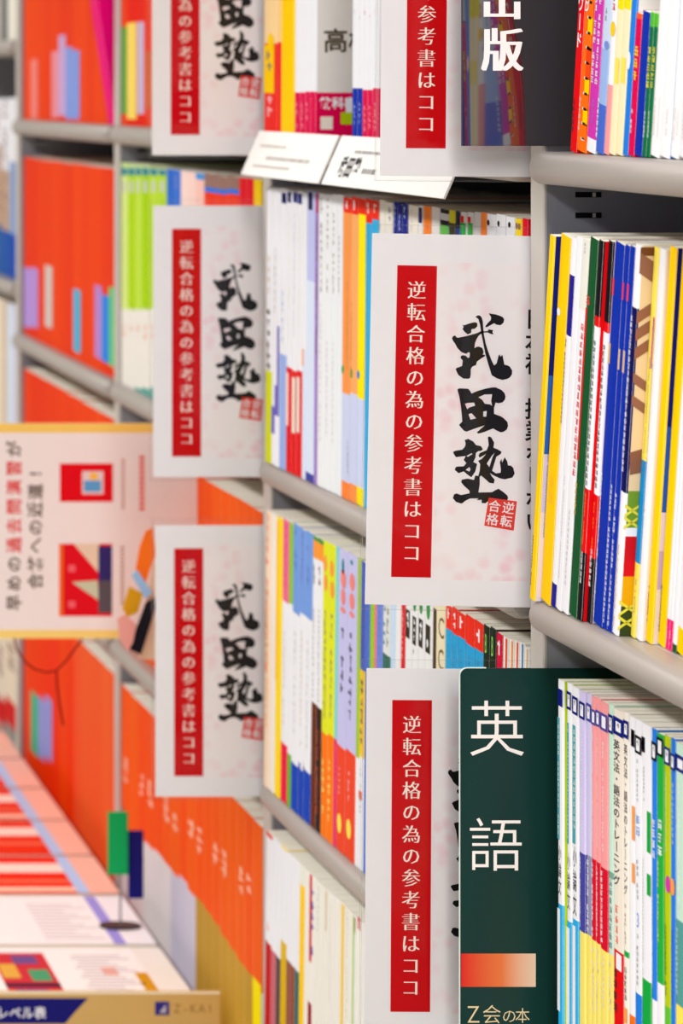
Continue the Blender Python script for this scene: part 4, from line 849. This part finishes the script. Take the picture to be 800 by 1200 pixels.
flat_book(3.468, 3.70, .46, .752, .045, 'white exam guide with colourful picture lying nearest on the bench', (246,242,238), wm, GF)
flat_book(3.715, 3.935, .46, .752, .045, 'white exam guide under the little green card stand', (246,242,240), [(.825,.875,0,1,(170,160,222),1),(.875,1,0,1,(246,240,242),1)] + [(.55,.8-.05*(k % 3),.1+.07*k,.13+.07*k,(214,206,206),1) for k in range(11)], GF)
yy = 3.95
for k, nm in enumerate(('nearest of the red ones', 'second red one from the card stand', 'third red one from the card stand', 'fourth red one from the card stand', 'farthest by the end')):
    flat_book(yy, yy + .19, .46, .752, .045, 'red and white exam book flat on the bench, ' + nm, (236, 62 + 8 * (k % 2), 40), [(.815,.87,0,1,(190,210,242),1),(.0,.815,.55,.80,(248,226,214),1),(.0,.815,.28,.36,(240,130,100),1),(.87,1,0,1,(248,196,178),1)] + ([(.0,.815,.05,.16,(250,214,190),1)] if k % 2 == 0 else []), GF)
    yy += .20
# little card stand
def card_stand():
    zt = ZB + .0455; c = P(141, 1088, 3.79); bx = c.x
    root = thing('card_stand', 'little wire stand with green and navy cards standing on flat white guides', 'card stand', (bx, 3.79, zt))
    mb = MB(); mb.prism([(.026*math.cos(a), .016*math.sin(a)) for a in [2*math.pi*k/20 for k in range(20)]], 'z', 0, .003, M((50, 46, 50), 'metal')); mb.build('base', root)
    mb = MB(); mb.tube([(0, 0, .003), (0, 0, .08), (.002, 0, .15)], .0016, M((150, 148, 150), 'metal')); mb.build('pole', root)
    def loc(x, y, Y): p = P(x, y, Y); return p.x - bx, p.z - zt
    for nm, x0, y0, x1, y1, Y, col in (('green_card', 126, 951, 150, 1025, 3.787, (40, 178, 110)), ('navy_card', 150, 973, 168, 1053, 3.795, (44, 44, 120))):
        u0, w1 = loc(x0, y0, Y); u1, w0 = loc(x1, y1, Y)
        mb = MB(); mb.bevel_box((u0, Y - 3.79 - .001, w0), (u1, Y - 3.79 + .001, w1), .0008, M(col)); mb.build(nm, root)
card_stand()
# gold board at the near end of the bench
def gold_board():
    Y = 3.4455; a = P(258, 1161, Y); x0 = .44
    root = thing('title_board', 'gold title board with navy panel fixed across the front end of the bench', 'sign', (x0, Y, a.z - .10))
    ww = a.x - x0; mb = MB(); mb.bevel_box((0, -.0022, 0), (ww, .0018, .10), .0008, M((216, 176, 104), 'metal'))
    def at(x, y): p = P(x, y, Y); return p.x - x0, p.z - (a.z - .10)
    def poly(pts, c, k): mb.face([(at(x, y)[0], -.0022 - .0001 * k, at(x, y)[1]) for x, y in pts], M(c, 'paper'))
    poly([(-78,1169),(103,1169),(86,1187),(76,1199),(-78,1199)][::-1], (36, 34, 110), 1)
    poly([(-78,1161.3),(257.5,1161.3),(257.5,1164),(-78,1164)][::-1], (246, 236, 214), 1)
    s = F / Y
    for i, ch in enumerate('レベル表'):
        u0, w0 = at(3 + 14.5 * i, 1186); mb.flat(glyph(ch, .02), M('W', 'ink'), lambda u, v: (u0 + u * 14 / s, -.0025, w0 + v * 15 / s))
    poly([(181,1173),(198,1173),(198,1189),(181,1189)][::-1], (60, 56, 130), 1); poly([(186,1186),(194,1176),(194,1186)][::-1], (190, 180, 190), 2)
    for i, ch in enumerate('Z-KAI'):
        u0, w0 = at(207 + 9.6 * i, 1181); mb.flat(glyph(ch, 0), M((160, 120, 56), 'ink'), lambda u, v: (u0 + u * 13 / s, -.0025, w0 + v * 15 / s))
    mb.build('board', root)
gold_board()
bpy.data.objects.remove(_fobj)
for o in bpy.data.objects:
    if o.get('label') and len(str(o['label']).split()) > 16: print('LONG', o.name, o['label'])
print('books', BOOKN)
